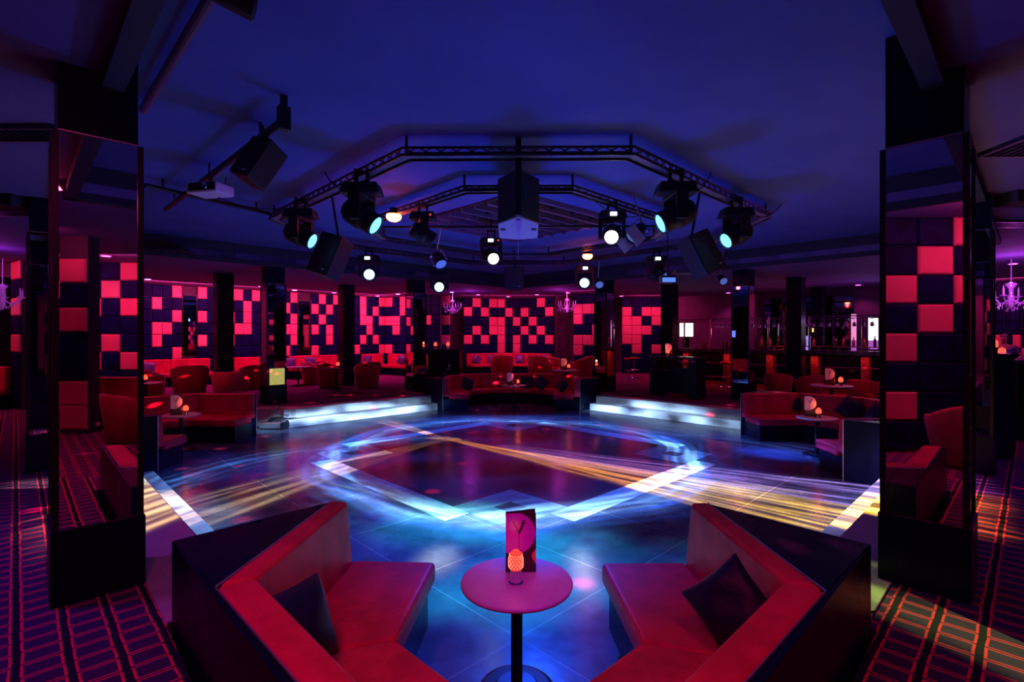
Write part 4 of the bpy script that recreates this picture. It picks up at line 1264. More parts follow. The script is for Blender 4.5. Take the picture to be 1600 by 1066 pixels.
# ---- moving heads
def moving_head(loc, target, label, lens=lens_blue, s=1.0, display=False, hang=False, red=False):
    """hangs from the truss at loc (top of the base); lens faces target"""
    t = thing('moving_head_light', loc, 0, label, 'stage light', 'moving head lights')
    mb = MB()
    for dx in (-0.06, 0.06):
        mb.box((dx * s, 0, -0.02 * s), (0.03 * s, 0.05 * s, 0.16 * s))
    mb.box((0, 0, 0.03 * s), (0.15 * s, 0.04 * s, 0.03 * s))
    if hang: mb.tube((0, 0, 0.03 * s), (0, 0, ZC - loc[2]), 0.014, None, 8)
    mb.build('clamp', black_metal, t)
    mb = MB()
    mb.prism([(-0.2 * s, -0.12 * s), (0.2 * s, -0.12 * s), (0.2 * s, 0.12 * s), (-0.2 * s, 0.12 * s)], -0.20 * s, -0.09 * s,
             top=[(-0.17 * s, -0.1 * s), (0.17 * s, -0.1 * s), (0.17 * s, 0.1 * s), (-0.17 * s, 0.1 * s)])
    mb.build('base_box', black_plastic, t, bevel=0.012 * s)
    rt = Vector(target) - Vector(loc)
    az = math.atan2(rt.y, rt.x) + PI / 2
    Mz = Matrix.Rotation(az, 4, 'Z')
    mb = MB()
    for sx in (-1, 1):
        mb.box((sx * 0.165 * s, 0, -0.33 * s), (0.05 * s, 0.12 * s, 0.30 * s), None, 0, Mz)
    mb.box((0, 0, -0.215 * s), (0.38 * s, 0.13 * s, 0.04 * s), None, 0, Mz)
    mb.build('yoke', black_plastic, t, bevel=0.01 * s)
    hc = Vector((0, 0, -0.42 * s))
    d = (Vector(target) - (Vector(loc) + hc)).normalized()
    q = d.to_track_quat('Z', 'Y').to_matrix().to_4x4()
    M = Matrix.Translation(hc) @ q
    head = MB().lathe([(0, -0.20 * s), (0.09 * s, -0.195 * s), (0.13 * s, -0.14 * s), (0.135 * s, 0.02 * s), (0.115 * s, 0.06 * s), (0.115 * s, 0.17 * s), (0.10 * s, 0.185 * s), (0.095 * s, 0.165 * s), (0, 0.165 * s)], seg=28, M=M).build('head', black_plastic, t, smooth=False, bevel=0)
    MB().lathe([(0, 0.182 * s), (0.06 * s, 0.180 * s), (0.092 * s, 0.170 * s), (0.092 * s, 0.166 * s), (0, 0.166 * s)], seg=28, M=M).build('lens', lens, head, smooth=True)
    if display:
        MB().box((0, -0.125 * s, -0.15 * s), (0.09 * s, 0.01 * s, 0.05 * s)).build('display', led_white, t)
    if red:
        MB().box((0.13 * s, -0.125 * s, -0.15 * s), (0.02 * s, 0.01 * s, 0.02 * s)).build('indicator', led_red, t)
    return t
Zm = ZT - 0.04
moving_head((-1.82, 5.90, Zm), (2.6, 5.2, 0.6), 'large moving head left of the red lamp, narrow blue lens', lens_blue, 1.15)
moving_head((-3.05, 7.10, Zm), (2.4, 6.4, 0.8), 'moving head at the left truss corner, blue lens', lens_blue, 1.1)
moving_head((1.82, 5.92, Zm), (-2.4, 5.5, 1.4), 'large moving head right of centre, blue lens', lens_blue, 1.15)
moving_head((3.03, 7.12, Zm), (-1.0, 6.0, 1.2), 'moving head at the right truss corner, blue lens', lens_blue, 1.1)
moving_head((-3.28, 11.15, Zm), (-0.6, 2.0, 1.6), 'far left moving head facing the camera, pale blue lens and lit display', lens_pale, 1.2, True)
moving_head((-1.95, 12.50, Zm - 0.15), (-0.3, 2.0, 1.6), 'far moving head behind the small spotlight, pale blue lens', lens_pale, 1.2, hang=True)
moving_head((1.66, 12.80, Zm), (0.2, 2.0, 1.6), 'far moving head below the right red lamp, pale blue lens', lens_pale, 1.25, True)
moving_head((3.05, 11.3, Zm), (5.5, 9.0, 1.8), 'unlit far right moving head with a lit display', lens_dim, 1.2, True)
moving_head((1.34, 7.30, Zm), (0.2, 2.5, 1.5), 'moving head right of the centre speaker, dazzling white lens', lens_white, 1.0, True)
moving_head((-1.38, 7.35, Zm), (2.5, 8.5, 1.5), 'dark moving head right of the left red lamp', lens_dim, 0.95, red=True)
bar_tube('black pipe crossing under the slatted grille between the truss sides', (-2.66, 8.95, 4.02), (2.66, 8.95, 4.02), 0.022, hang=False, name='lighting_pipe')
moving_head((-0.48, 8.95, Zm - 0.06), (1.2, 3.5, 1.5), 'moving head below and left of the centre speaker, white lens', lens_white, 1.0, True, red=True, hang=True)

def red_lamp(loc, label, power=5, s=1.0):
    t = thing('red_lamp', loc, 0, label, 'lamp')
    MB().lathe([(0.045 * s, 0.10), (0.045 * s, 0.03), (0.075 * s, 0.02), (0.08 * s, 0.0)], seg=24).build('socket', black_metal, t)
    MB().lathe([(0.078 * s, 0.0), (0.085 * s, -0.03), (0.075 * s, -0.07), (0.045 * s, -0.10), (0, -0.115)], seg=24).build('bulb', lamp_red, t, smooth=True)
    lamp('red_lamp_light', 'POINT', (loc[0], loc[1] , loc[2] - 0.20), (1.0, 0.03, 0.04), power, size=0.06)
    return t
red_lamp((-1.93, 7.86, 3.98), 'glowing red lamp on the inner truss ring, left of the centre speaker', 12, 1.4)
red_lamp((1.60, 11.8, 3.98), 'smaller glowing red lamp on the far truss ring, right of centre', 6, 1.4)

# ---- speakers
def speaker(loc, rot, size, label, tripod=False, grille=True):
    t = thing('loudspeaker', loc, 0, label, 'speaker')
    t.rotation_euler = rot
    w_, d_, h_ = size
    MB().prism([(-w_ / 2, -d_ / 2), (w_ / 2, -d_ / 2), (w_ * 0.36, d_ / 2), (-w_ * 0.36, d_ / 2)], -h_ / 2, h_ / 2).build('cabinet', black_plastic, t, bevel=0.012)
    MB().box((0, -d_ / 2 - 0.006, 0), (w_ * 0.9, 0.012, h_ * 0.94)).build('grille', mat('speaker_grille', (0.02, 0.02, 0.035), 0.75, bump=0.8, bscale=200), t)
    Mi = t.matrix_basis.to_3x3().inverted()
    up = Mi @ Vector((0, 0, ZC - loc[2]))
    MB().tube((0, 0, h_ * 0.45), up, 0.018, None, 8).build('hanging_rod', black_metal, t)
    MB().box((w_ * 0.25, -d_ / 2 - 0.014, -h_ * 0.38), (0.05, 0.004, 0.018)).build('badge', white_plastic, t)
    return t
t = thing('centre_speaker', (0, 6.1, 3.64), 0, 'large black wedge speaker hanging at the centre of the truss, pale underside', 'speaker')
pent = [(0, -0.68), (0.235, -0.30), (0.255, 0.55), (0, 0.66), (-0.255, 0.55), (-0.235, -0.30)]
MB().prism(pent, -0.25, 0.25).build('cabinet', black_plastic, t, bevel=0.01)
MB().prism([(p_[0] * 0.97, p_[1] * 0.97) for p_ in pent], -0.265, -0.25).build('underside', mat('pale_speaker_underside', (0.45, 0.45, 0.5), 0.6), t)
mb = MB()
for sx in (-1, 1): mb.box((sx * 0.185, -0.02, -0.268), (0.06, 0.11, 0.008))
mb.build('socket_plates', black_plastic, t)
MB().box((0, -0.70, 0.15), (0.06, 0.05, 0.82)).build('mounting_pole', black_metal, t)
MB().tube((0, -0.15, 0.25), (0, -0.15, 0.56), 0.03).build('ceiling_mount', black_metal, t)
MB().box((0, -0.30, -0.275), (0.05, 0.55, 0.02)).build('bracket', grey_metal, t)
mb = MB()
for k in range(6): mb.tube((0, 0.62, -0.29 - k * 0.04), (0, 0.62, -0.315 - k * 0.04), 0.005, None, 5)
mb.build('chain', white_plastic, t)
speaker((-2.78, 7.55, 3.27), (R(-14), R(16), R(-22)), (0.40, 0.36, 0.62), 'black speaker tilted down, left of centre behind the truss')
speaker((2.66, 7.50, 3.28), (R(-14), R(-22), R(25)), (0.40, 0.36, 0.62), 'black speaker tilted down, right of centre behind the truss')
speaker((-0.10, 12.55, 3.50), (R(-4), 0, 0), (0.48, 0.36, 0.56), 'rear black speaker hanging at far centre')
speaker((-2.55, 5.00, 3.80), (R(-24), R(18), R(-30)), (0.30, 0.26, 0.44), 'black speaker hanging on the diagonal pipe at upper left')
t = thing('pipe_bracket', (-2.05, 4.42, 4.02), R(45), 'dark bracket with box at the near end of the diagonal pipe', 'bracket')
MB().box((0, 0, -0.02), (0.10, 0.08, 0.20)).build('box', black_metal, t, bevel=0.006)
MB().box((0, 0, 0.13), (0.05, 0.05, 0.10)).build('arm', black_metal, t)
# projector
t = thing('projector', (-3.72, 6.10, 3.86), R(-12), 'white ceiling projector on the diagonal pipe', 'projector')
MB().box((0, 0, 0), (0.42, 0.30, 0.12)).build('casing', white_plastic, t, bevel=0.018, bseg=3)
MB().box((0.02, -0.152, 0.005), (0.36, 0.012, 0.085)).build('front_panel', black_plastic, t)
MB().lathe([(0, 0.02), (0.04, 0.018), (0.045, 0.0), (0.045, -0.01)], seg=20, M=Matrix.Translation((0.07, -0.155, 0.01)) @ Matrix.Rotation(R(90), 4, 'X')).build('lens', chrome, t)
MB().tube((0, 0, 0.06), (0, 0, 0.22), 0.02).build('mount', black_metal, t)
# dark light at top-left edge
t = thing('spotlight', (-1.62, 2.85, 4.03), R(30), 'dark spotlight cut by the top edge, upper left', 'stage light')
MB().lathe([(0, -0.14), (0.07, -0.13), (0.085, 0.0), (0.095, 0.12), (0.08, 0.13), (0, 0.10)], seg=20, M=Matrix.Rotation(R(100), 4, 'Y')).build('housing', black_plastic, t)
MB().box((0, 0, 0.09), (0.04, 0.2, 0.02)).build('bracket', black_metal, t)
# par cans
def par(loc, rot, label, s=1.0, face=lens_dim, barn=False):
    t = thing('par_can', loc, 0, label, 'stage light')
    t.rotation_euler = rot
    MB().lathe([(0, 0.26 * s), (0.07 * s, 0.25 * s), (0.09 * s, 0.18 * s), (0.095 * s, 0.0), (0.105 * s, 0.0), (0.105 * s, -0.01 * s), (0.09 * s, -0.01 * s)], seg=22).build('housing', black_metal, t, smooth=False)
    MB().lathe([(0, 0.012 * s), (0.09 * s, 0.010 * s)], seg=22).build('lens', face, t)
    mb = MB()
    for sx in (-1, 1): mb.box((sx * 0.115 * s, 0, 0.16 * s), (0.012 * s, 0.035 * s, 0.22 * s))
    mb.box((0, 0, 0.275 * s), (0.24 * s, 0.035 * s, 0.012 * s))
    top = (4.02 if abs(loc[1] - 8.95) < 0.01 else ZC) - loc[2]
    mb.tube((0, 0, 0.27 * s), t.matrix_basis.to_3x3().inverted() @ Vector((0, 0, top)), 0.010, None, 6)
    mb.build('bracket', grey_metal, t)
    if barn:
        mb = MB()
        for (x, y_, a) in ((0.0, 0.13, 0), (0.0, -0.13, 0)):
            mb.box((x, y_ * s, -0.06 * s), (0.24 * s, 0.006, 0.20 * s))
        mb.build('barn_doors', white_plastic, t)
    return t
par((-1.36, 8.95, 3.36), (R(-35), R(-30), 0), 'small spotlight with silver brackets left of centre', 1.1)
par((1.66, 7.45, 3.55), (R(-20), R(50), R(10)), 'spotlight with pale barn doors right of the dazzling lens', 1.1, barn=True)
par((2.10, 13.2, 3.42), (R(-60), R(0), 0), 'small dark round spotlight hanging before the far right chequered wall', 1.1)
par((4.90, 12.2, 3.40), (R(-60), R(0), 0), 'small dark round spotlight beside the right tilted speaker', 1.0)
t = thing('flood_light', (2.98, 10.2, 3.22), R(0), 'rectangular flood light below the unlit moving head', 'stage light')
MB().box((0, 0, 0), (0.30, 0.18, 0.16)).build('housing', black_metal, t, bevel=0.01)
MB().box((0, -0.093, -0.01), (0.26, 0.006, 0.09)).build('glass', mat('flood_glass', (0.2, 0.4, 0.8), 0.2, emit=(0.12, 0.3, 0.9), es=0.8), t)
MB().tube((0, 0, 0.08), (0, 0, 0.985), 0.012).build('pole', black_metal, t)
MB().box((0.32, 0.1, 0.16), (0.34, 0.25, 0.05)).build('reflector', truss_metal, t)
# cables looping on the truss
random.seed(11)
for (a, b, sag, lb) in (((-4.3, 7.2, 4.08), (-3.05, 7.2, 3.95), 0.10, 'black cable drooping beside the left corner moving head'),
                        ((-2.3, 6.0, 4.05), (-1.95, 5.9, 3.88), 0.12, 'black cable drooping beside the large left moving head'),
                        ((2.3, 6.1, 4.05), (1.98, 5.95, 3.86), 0.12, 'black cable drooping beside the large right moving head'),
                        ((3.9, 7.6, 4.05), (3.2, 7.15, 3.86), 0.14, 'black cable drooping beside the right corner moving head'),
                        ((0.95, 7.0, 4.05), (2.0, 7.8, 4.0), 0.18, 'black cable drooping above the dazzling lens'),
                        ((-3.9, 6.4, 4.02), (-3.5, 6.05, 4.0), 0.22, 'black cable hanging around the projector')):
    a, b = Vector(a), Vector(b); pts = []
    for i in range(13):
        f_ = i / 12; q = a.lerp(b, f_); q.z -= sag * 4 * f_ * (1 - f_); pts.append(q)
    tag(MB().path(pts, 0.007, None, 5).build('hanging_cable', black_plastic), lb, 'cable')

# ---- vents
def vent(px, py, wd, dp, label, rz=0.0, n=9):
    p_ = PD(px, py, (ZL - CH) * F / (HY - py))
    t = thing('air_vent', (p_.x, p_.y, ZL - 0.02), rz, label, 'vent')
    mb = MB()
    mb.box((0, dp / 2, 0), (wd, 0.03, 0.04)); mb.box((0, -dp / 2, 0), (wd, 0.03, 0.04))
    mb.box((wd / 2, 0, 0), (0.03, dp, 0.04)); mb.box((-wd / 2, 0, 0), (0.03, dp, 0.04))
    mb.build('frame', truss_metal, t)
    mb = MB()
    for i in range(n):
        mb.box((-wd / 2 + wd * (i + 0.5) / n, 0, 0.0), (0.012, dp, 0.035), None, R(0))
    mb.build('louvres', black_metal, t)
    MB().box((0, 0, 0.012), (wd, dp, 0.004)).build('backing', black_paint, t)
vent(28, 205, 0.85, 0.27, 'slatted air vent in the ceiling at the left edge', R(0), 12)
vent(10, 329, 0.9, 0.35, 'small red-lit air vent at the left edge, lower', 0, 12)
vent(1585, 348, 1.05, 0.40, 'slatted air vent above the right chandelier', 0, 12)
vent(1620, 224, 0.6, 0.5, 'air vent cut by the right edge near the top', 0, 8)
vent(262, 393, 0.9, 0.7, 'flat ceiling vent above the left wall with a red-lit corner', R(20), 6)

# ---- downlights
dls = [(231, 437, 1, 'violet', 'first downlight above the left wall, nearest the left front pillar'), (408, 448, 0, 'magenta', 'downlight above the wall left of the second mirrored pillar'),
       (460, 454, 1, 'violet', 'downlight above the tall mirror behind the left steps'), (522, 458, 0, 'pale magenta', 'downlight just left of the plain pillar left of centre'),
       (590, 463, 0, 'pale magenta', 'downlight above the wall corner left of centre'), (622, 460, 1, 'violet', 'downlight just left of the far left mirrored pillar'),
       (634, 465, 0, 'magenta', 'downlight half hidden at the far left mirrored pillar'), (706, 457, 1, 'violet', 'downlight above the left hanging chandelier'),
       (747, 461, 0, 'magenta', 'downlight over the left wing of the bay'), (794, 464, 0, 'pink', 'downlight over the centre of the chequered bay'),
       (839, 461, 0, 'magenta', 'downlight over the right wing of the bay'), (887, 458, 0, 'magenta', 'downlight above the right hanging chandelier'),
       (971, 463, 0, 'pink', 'downlight just right of the far right mirrored pillar'), (996, 466, 0, 'pale pink', 'downlight over the chequered wall beside the bar'),
       (1070, 465, 0, 'red-pink', 'downlight above the lit screen by the bar'), (1138, 458, 0, 'magenta', 'downlight left of the right mid pillar'),
       (1341, 446, 0, 'magenta', 'nearer of two downlights above the right end of the bar'), (1352, 450, 0, 'magenta', 'farther of two downlights above the right end of the bar'),
       (1583, 413, 0, 'bright magenta', 'downlight above the large chandelier at the right edge')]
for (px, py, vi, cn, lb) in dls:
    p_ = PD(px, py, (ZL - 0.02 - CH) * F / (HY - py))
    t = thing('recessed_downlight', (p_.x, p_.y, ZL - 0.004), 0, cn + ' ' + lb, 'downlight', 'recessed ceiling downlights')
    MB().lathe([(0.085, 0.0), (0.085, -0.014), (0.105, -0.014), (0.105, 0.0)], seg=20).build('rim', white_plastic, t)
    MB().lathe([(0, -0.010), (0.085, -0.010)], seg=20).build('glass', dl_vio if vi else dl_mag, t)
    # towards the wall behind it a little, as the photograph's pools of light show
    lamp('downlight_beam', 'SPOT', (p_.x, p_.y, ZL - 0.05), (0.75, 0.05, 0.75) if vi else (1.0, 0.06, 0.42), 60, size=0.07, spot=115, blend=0.6)
# rows of downlights behind the camera that light what the mirrors show
for (x, y, k) in ((4.9, -1.6, 0), (4.9, -2.9, 0), (4.9, -4.2, 0), (3.4, -4.6, 0), (-0.6, -0.9, 0), (-0.4, 1.0, 0)):
    if y < 0.5:
        t = thing('recessed_downlight', (x, y, ZL - 0.004), 0, 'magenta downlight over the area behind the camera, seen only in mirrors', 'downlight', 'downlights behind the camera')
        MB().lathe([(0.085, 0.0), (0.085, -0.014), (0.105, -0.014), (0.105, 0.0)], seg=20).build('rim', white_plastic, t)
        MB().lathe([(0, -0.010), (0.085, -0.010)], seg=20).build('glass', dl_mag, t)
        lamp('downlight_beam', 'SPOT', (x, y, ZL - 0.05), (1.0, 0.04, 0.28), 40, size=0.07, spot=150, blend=0.6)

# unseen area lights added below the ceiling to brighten the padded walls
def wash(p0, p1, power, color=(1.0, 0.055, 0.25), dist=1.5, z=ZL - 0.06, tilt=50):
    a, b = Vector(p0 + (0,)), Vector(p1 + (0,)); d = b - a; L = d.length
    n_ = Vector((d.y, -d.x, 0)).normalized()
    c = (a + b) / 2 + n_ * dist
    o = lamp('wall_wash_fill', 'AREA', (c.x, c.y, z), color, power, size=L, size_y=0.10)
    # local -Z towards the wall and down
    tgt = Vector(((a.x + b.x) / 2, (a.y + b.y) / 2, z - dist / math.tan(R(90 - tilt)) * 1.0))
    v = tgt - o.location
    o.rotation_euler = v.to_track_quat('-Z', 'X').to_euler()
    # long side along the wall
    zax = -v.normalized(); xax = d.normalized(); yax = zax.cross(xax).normalized(); xax = yax.cross(zax).normalized()
    o.rotation_euler = Matrix((xax, yax, zax)).transposed().to_euler()
    return o
wash(wl(198), wl(300), 85)
wash(wl(300), wl(417), 85)
wash(wl(430), (-6.4, 23.1), 110)
wash((-6.14, 23.36), (-3.35, 21.6), 60)
wash((-2.5, 23.25), (1.6, 23.3), 85)
wash((2.3, 21.3), (3.75, 20.6), 30)
wash((4.75, 23.4), (6.55, 23.4), 45)
wash(wr(1520, 32.6), wr(1600, 32.6), 45)
wash((5.95, -1.3), (5.95, -5.9), 80, dist=1.3)
wash((-1.5, -2.0), (-1.5, 0.9), 26, dist=1.1)
wash((2.72, -1.4), (2.72, -2.0), 7, dist=0.8)
wash((-14.8, 12.05), (-11.5, 12.05), 45)

# unseen soft fill lamps added to colour the carpet zones and seats
lamp('violet_zone_fill', 'SPOT', (-4.6, 3.0, ZL - 0.1), (0.50, 0.04, 0.90), 210, size=0.3, spot=140, blend=0.9)
lamp('magenta_zone_fill', 'SPOT', (-1.4, 1.2, 3.8), (1.0, 0.03, 0.22), 95, size=0.15, spot=120, blend=0.9)
lamp('magenta_zone_fill', 'SPOT', (1.2, 1.0, 3.8), (1.0, 0.03, 0.20), 72, size=0.15, spot=120, blend=0.9)
lamp('magenta_zone_fill', 'SPOT', (0.1, 1.0, 3.8), (0.62, 0.0, 0.72), 210, size=0.05, spot=15, blend=0.6, rot=(R(33), 0, 0))  # unseen spot added to turn the foreground menu and tabletop magenta
lamp('violet_zone_fill', 'SPOT', (7.5, 4.5, ZL - 0.1), (0.30, 0.03, 0.9), 130, size=0.3, spot=140, blend=0.9)
lamp('red_zone_fill', 'SPOT', (-7.8, 10.8, ZL - 0.1), (1.0, 0.03, 0.14), 130, size=0.2, spot=130, blend=0.8)
lamp('red_zone_fill', 'SPOT', (6.9, 10.4, ZL - 0.1), (1.0, 0.03, 0.10), 80, size=0.2, spot=130, blend=0.8)
lamp('red_zone_fill', 'SPOT', (-0.2, 17.3, ZL - 0.1), (1.0, 0.03, 0.16), 90, size=0.2, spot=140, blend=0.8)
lamp('violet_zone_fill', 'SPOT', (-7.5, 17.5, ZL - 0.1), (0.70, 0.03, 0.4), 110, size=0.2, spot=140, blend=0.8)

# ================================================================== CHANDELIERS
def make_chandelier(label, s=1.0, stem=0.5):
    t = thing('chandelier', (0, 0, 0), 0, label, 'chandelier', 'crystal chandeliers')
    MB().lathe([(0.008, stem + 0.30), (0.008, 0.32), (0.05, 0.30), (0.085, 0.28), (0.03, 0.20), (0.028, 0.10), (0.055, 0.06), (0.02, 0.0), (0.05, -0.06), (0.02, -0.12), (0, -0.14)], seg=16).build('column', crystal, t, smooth=True)
    for k in range(6):
        a = 2 * PI * k / 6 + 0.3
        ca, sa = math.cos(a), math.sin(a)
        mb = MB(); pts = []
        for i in range(9):
            f_ = i / 8; r_ = 0.03 + 0.27 * f_; z = 0.02 - 0.10 * math.sin(PI * f_) + 0.05 * f_
            pts.append((r_ * ca, r_ * sa, z))
        mb.path(pts, 0.011, None, 6)
        mb.lathe([(0, 0.06), (0.045, 0.07), (0.055, 0.085)], (0.30 * ca, 0.30 * sa, 0), seg=10)
        mb.lathe([(0.014, 0.07), (0.012, 0.19), (0.004, 0.24), (0, 0.25)], (0.30 * ca, 0.30 * sa, 0), seg=8)
        mb.build('arm', crystal, t, smooth=False)
    mb = MB(); random.seed(2)
    for k in range(36):
        a = random.random() * 2 * PI; r_ = random.choice((0.06, 0.15, 0.24, 0.30)); z = -0.04 - 0.10 * (1 - r_ / 0.3) - random.random() * 0.05
        x, y = r_ * math.cos(a), r_ * math.sin(a)
        mb.add([(x, y, z + 0.025), (x + 0.011, y, z), (x, y + 0.011, z), (x - 0.011, y, z), (x, y - 0.011, z), (x, y, z - 0.035)],
               [(0, 1, 2), (0, 2, 3), (0, 3, 4), (0, 4, 1), (5, 2, 1), (5, 3, 2), (5, 4, 3), (5, 1, 4)])
    tag(mb.build('crystal_drops', crystal, t), kind='stuff')
    t.scale = (s,) * 3
    return t
ch0 = make_chandelier('magenta crystal chandelier hanging left of the chequered bay', 1.15)
q = PD(707, 486, 20.5); ch0.location = (q.x, q.y, q.z + 0.08)
q = PD(886, 484, 20.0); c2 = dup(ch0, (q.x, q.y, q.z + 0.08), 0.4, 'magenta crystal chandelier hanging before the plum curtain')
q = PD(1580, 470, 11.6); c3 = dup(ch0, (q.x, q.y, q.z), 0.2, 'large violet crystal chandelier at the right edge'); c3.scale = (1.35,) * 3
q = PD(4, 470, 10.6); c4 = dup(ch0, (q.x, q.y, q.z), 0.9, 'violet crystal chandelier cut by the left edge'); c4.scale = (1.1,) * 3
lamp('chandelier_light', 'POINT', (PD(1580, 440, 11.6).x - 0.5, PD(1580, 440, 11.6).y - 0.6, 3.3), (0.85, 0.10, 1.0), 32, size=0.08)
lamp('chandelier_light', 'POINT', (-1.9, 20.0, 3.5), (0.85, 0.05, 0.9), 9, size=0.08)
lamp('chandelier_light', 'POINT', (1.5, 19.4, 3.5), (0.95, 0.05, 0.8), 9, size=0.08)
lamp('chandelier_light', 'POINT', (-10.4, 10.0, 3.5), (0.65, 0.05, 0.9), 9, size=0.08)

# ================================================================== HIGH TABLES, BAR
t = thing('high_table', (0, 0, 0), 0, 'tall black box-shaped high table between the far steps and the bar', 'table')
hp0, hp1, hp2 = P(1016, 617, U), P(1089, 625, U), P(1101, 623, U)
dvec = Vector((hp1.x - hp0.x, hp1.y - hp0.y)); L = dvec.length; ang = math.atan2(dvec.y, dvec.x)
t.location = (hp0.x, hp0.y, U); t.rotation_euler = (0, 0, ang)
hh = 1.14
MB().box((0.12, 0.20, hh / 2 - 0.03), (0.24, 0.46, hh - 0.06)).build('side_panel', black_lam, t)
MB().box((L - 0.12, 0.20, hh / 2 - 0.03), (0.24, 0.46, hh - 0.06)).build('side_panel', black_lam, t)
MB().box((L / 2, 0.34, hh / 2 - 0.12), (L - 0.4, 0.05, hh - 0.4)).build('back_panel', black_lam, t)
MB().box((L / 2, 0.20, hh - 0.03), (L + 0.06, 0.54, 0.06)).build('tabletop', mat('streaked_black_top', (0.04, 0.05, 0.09), 0.12, var=0.6, vscale=8), t, bevel=0.005)
ht = t.matrix_basis
hpt = Matrix.Translation(t.location) @ Matrix.Rotation(ang, 4, 'Z') @ Vector((L * 0.36, 0.12, hh))
menu_card((hpt.x, hpt.y, hpt.z + 0.001), R(-15), 'white cocktail menu on the high black table')
candle_lamp((hpt.x - 0.06, hpt.y - 0.12, hpt.z + 0.001), 'red candle lamp before the menu on the high black table', 1.3, 0.8)

def make_stool(label):
    t = thing('bar_stool', (0, 0, 0), 0, label, 'stool', 'bar stools')
    MB().lathe([(0, 0.76), (0.17, 0.76), (0.19, 0.78), (0.19, 0.82), (0.17, 0.84), (0, 0.845)], seg=22).build('seat', red_leather, t, smooth=True)
    MB().tube((0, 0, 0.02), (0, 0, 0.76), 0.025, None, 12).build('column', chrome, t)
    MB().lathe([(0, 0.05), (0.05, 0.04), (0.20, 0.02), (0.21, 0), (0, 0)], seg=24).build('foot', chrome, t)
    mb = MB(); pts = [(0.15 * math.cos(a), 0.15 * math.sin(a), 0.32) for a in [2 * PI * k / 20 for k in range(21)]]
    mb.path(pts, 0.011, None, 6); mb.tube((-0.15, 0, 0.32), (0.15, 0, 0.32), 0.009, None, 6)
    mb.build('footrest', chrome, t)
    return t
p = P(1074, 607, U); st0 = make_stool('round bar stool behind the high black table'); st0.location = (p.x, p.y, U)
for (px, py, lb) in ((1134, 604, 'bar stool at the bar left of the right mid pillar'), (1088, 602, 'second bar stool behind the high black table, farther right'),
                     (991, 590, 'violet-lit stool by the chequered wall near the bar'), (982, 592, 'stool left of the other violet-lit stool by the chequered wall')):
    p = P(px, py, U); dup(st0, (p.x, p.y, U), 0.3, lb)

# bar counter (45 degrees)
b0 = Vector((5.9, 19.2)); b1 = Vector((11.2, 13.9))
d = b1 - b0; L = d.length; ang = math.atan2(d.y, d.x)
bar = thing('bar_counter', (b0.x, b0.y, U), ang, 'long dark bar counter with red-lit foot rails at the right', 'bar')
BH = 1.27
MB().box((L / 2, 0.05, BH - 0.06), (L + 0.1, 0.62, 0.12)).build('counter_top', bar_top_mat, bar, bevel=0.008)
MB().box((L / 2, 0.22, (BH - 0.12) / 2), (L, 0.14, BH - 0.12)).build('front_panel', black_lam, bar)
for x in (0.5, 2.0, 3.4, 4.7, 6.0, 7.2):
    MB().box((x, -0.02, (BH - 0.12) / 2), (0.20, 0.34, BH - 0.12)).build('post', wood_red, bar)
for z in (0.28, 0.78):
    MB().tube((0, -0.12, z), (L, -0.12, z), 0.022).build('foot_rail', chrome, bar)
MB().box((L / 2, 0.12, 0.05), (L, 0.10, 0.1)).build('kickboard', wood_red, bar)
lamp('bar_underlight', 'AREA', (b0.x + d.x / 2 - 0.25, b0.y + d.y / 2 - 0.25, U + BH - 0.16), (1.0, 0.04, 0.05), 26, size=L, size_y=0.08, rot=(0, 0, ang))
# bar canopy: steel posts and hanging glass rack
Mb = Matrix.Translation((b0.x, b0.y, U)) @ Matrix.Rotation(ang, 4, 'Z')
rack = thing('glass_rack', (b0.x, b0.y, U + BH), ang, 'chrome overhead glass rack on posts above the bar', 'rack')
for x in (0.35, 1.35, 2.25, 3.3, 4.5, 5.9, 7.0):
    MB().tube((x, 0.02, 0), (x, 0.02, 1.05), 0.028, None, 12).build('post', chrome, rack)
for (y, z) in ((0.02, 1.05), (0.45, 1.05), (0.2, 0.98)):
    MB().tube((0.1, y, z), (L - 0.1, y, z), 0.012, None, 8).build('rail', chrome, rack)
gl = MB().lathe([(0.032, 0.0), (0.030, -0.004), (0.004, -0.012), (0.004, -0.08), (0.030, -0.10), (0.042, -0.15), (0.034, -0.19)], seg=12)
g0 = None
Mr = Matrix.Translation((b0.x, b0.y, U + BH)) @ Matrix.Rotation(ang, 4, 'Z')
k = 0
for x in [2.7 + i * 0.24 for i in range(4)] + [3.9 + i * 0.22 for i in range(11)] + [1.5 + i * 0.15 for i in range(5)]:
    q = Mr @ Vector((x, 0.2, 0.97))
    if g0 is None:
        g0 = gl.build('wine_glass', glass_clear, smooth=True); tag(g0, 'upturned wine glass hanging in the rack above the bar', 'glass', 'wine glasses hanging above the bar'); o = g0
    else:
        o = g0.copy(); col.objects.link(o)
    o.location = q; o.scale = (1.25,) * 3
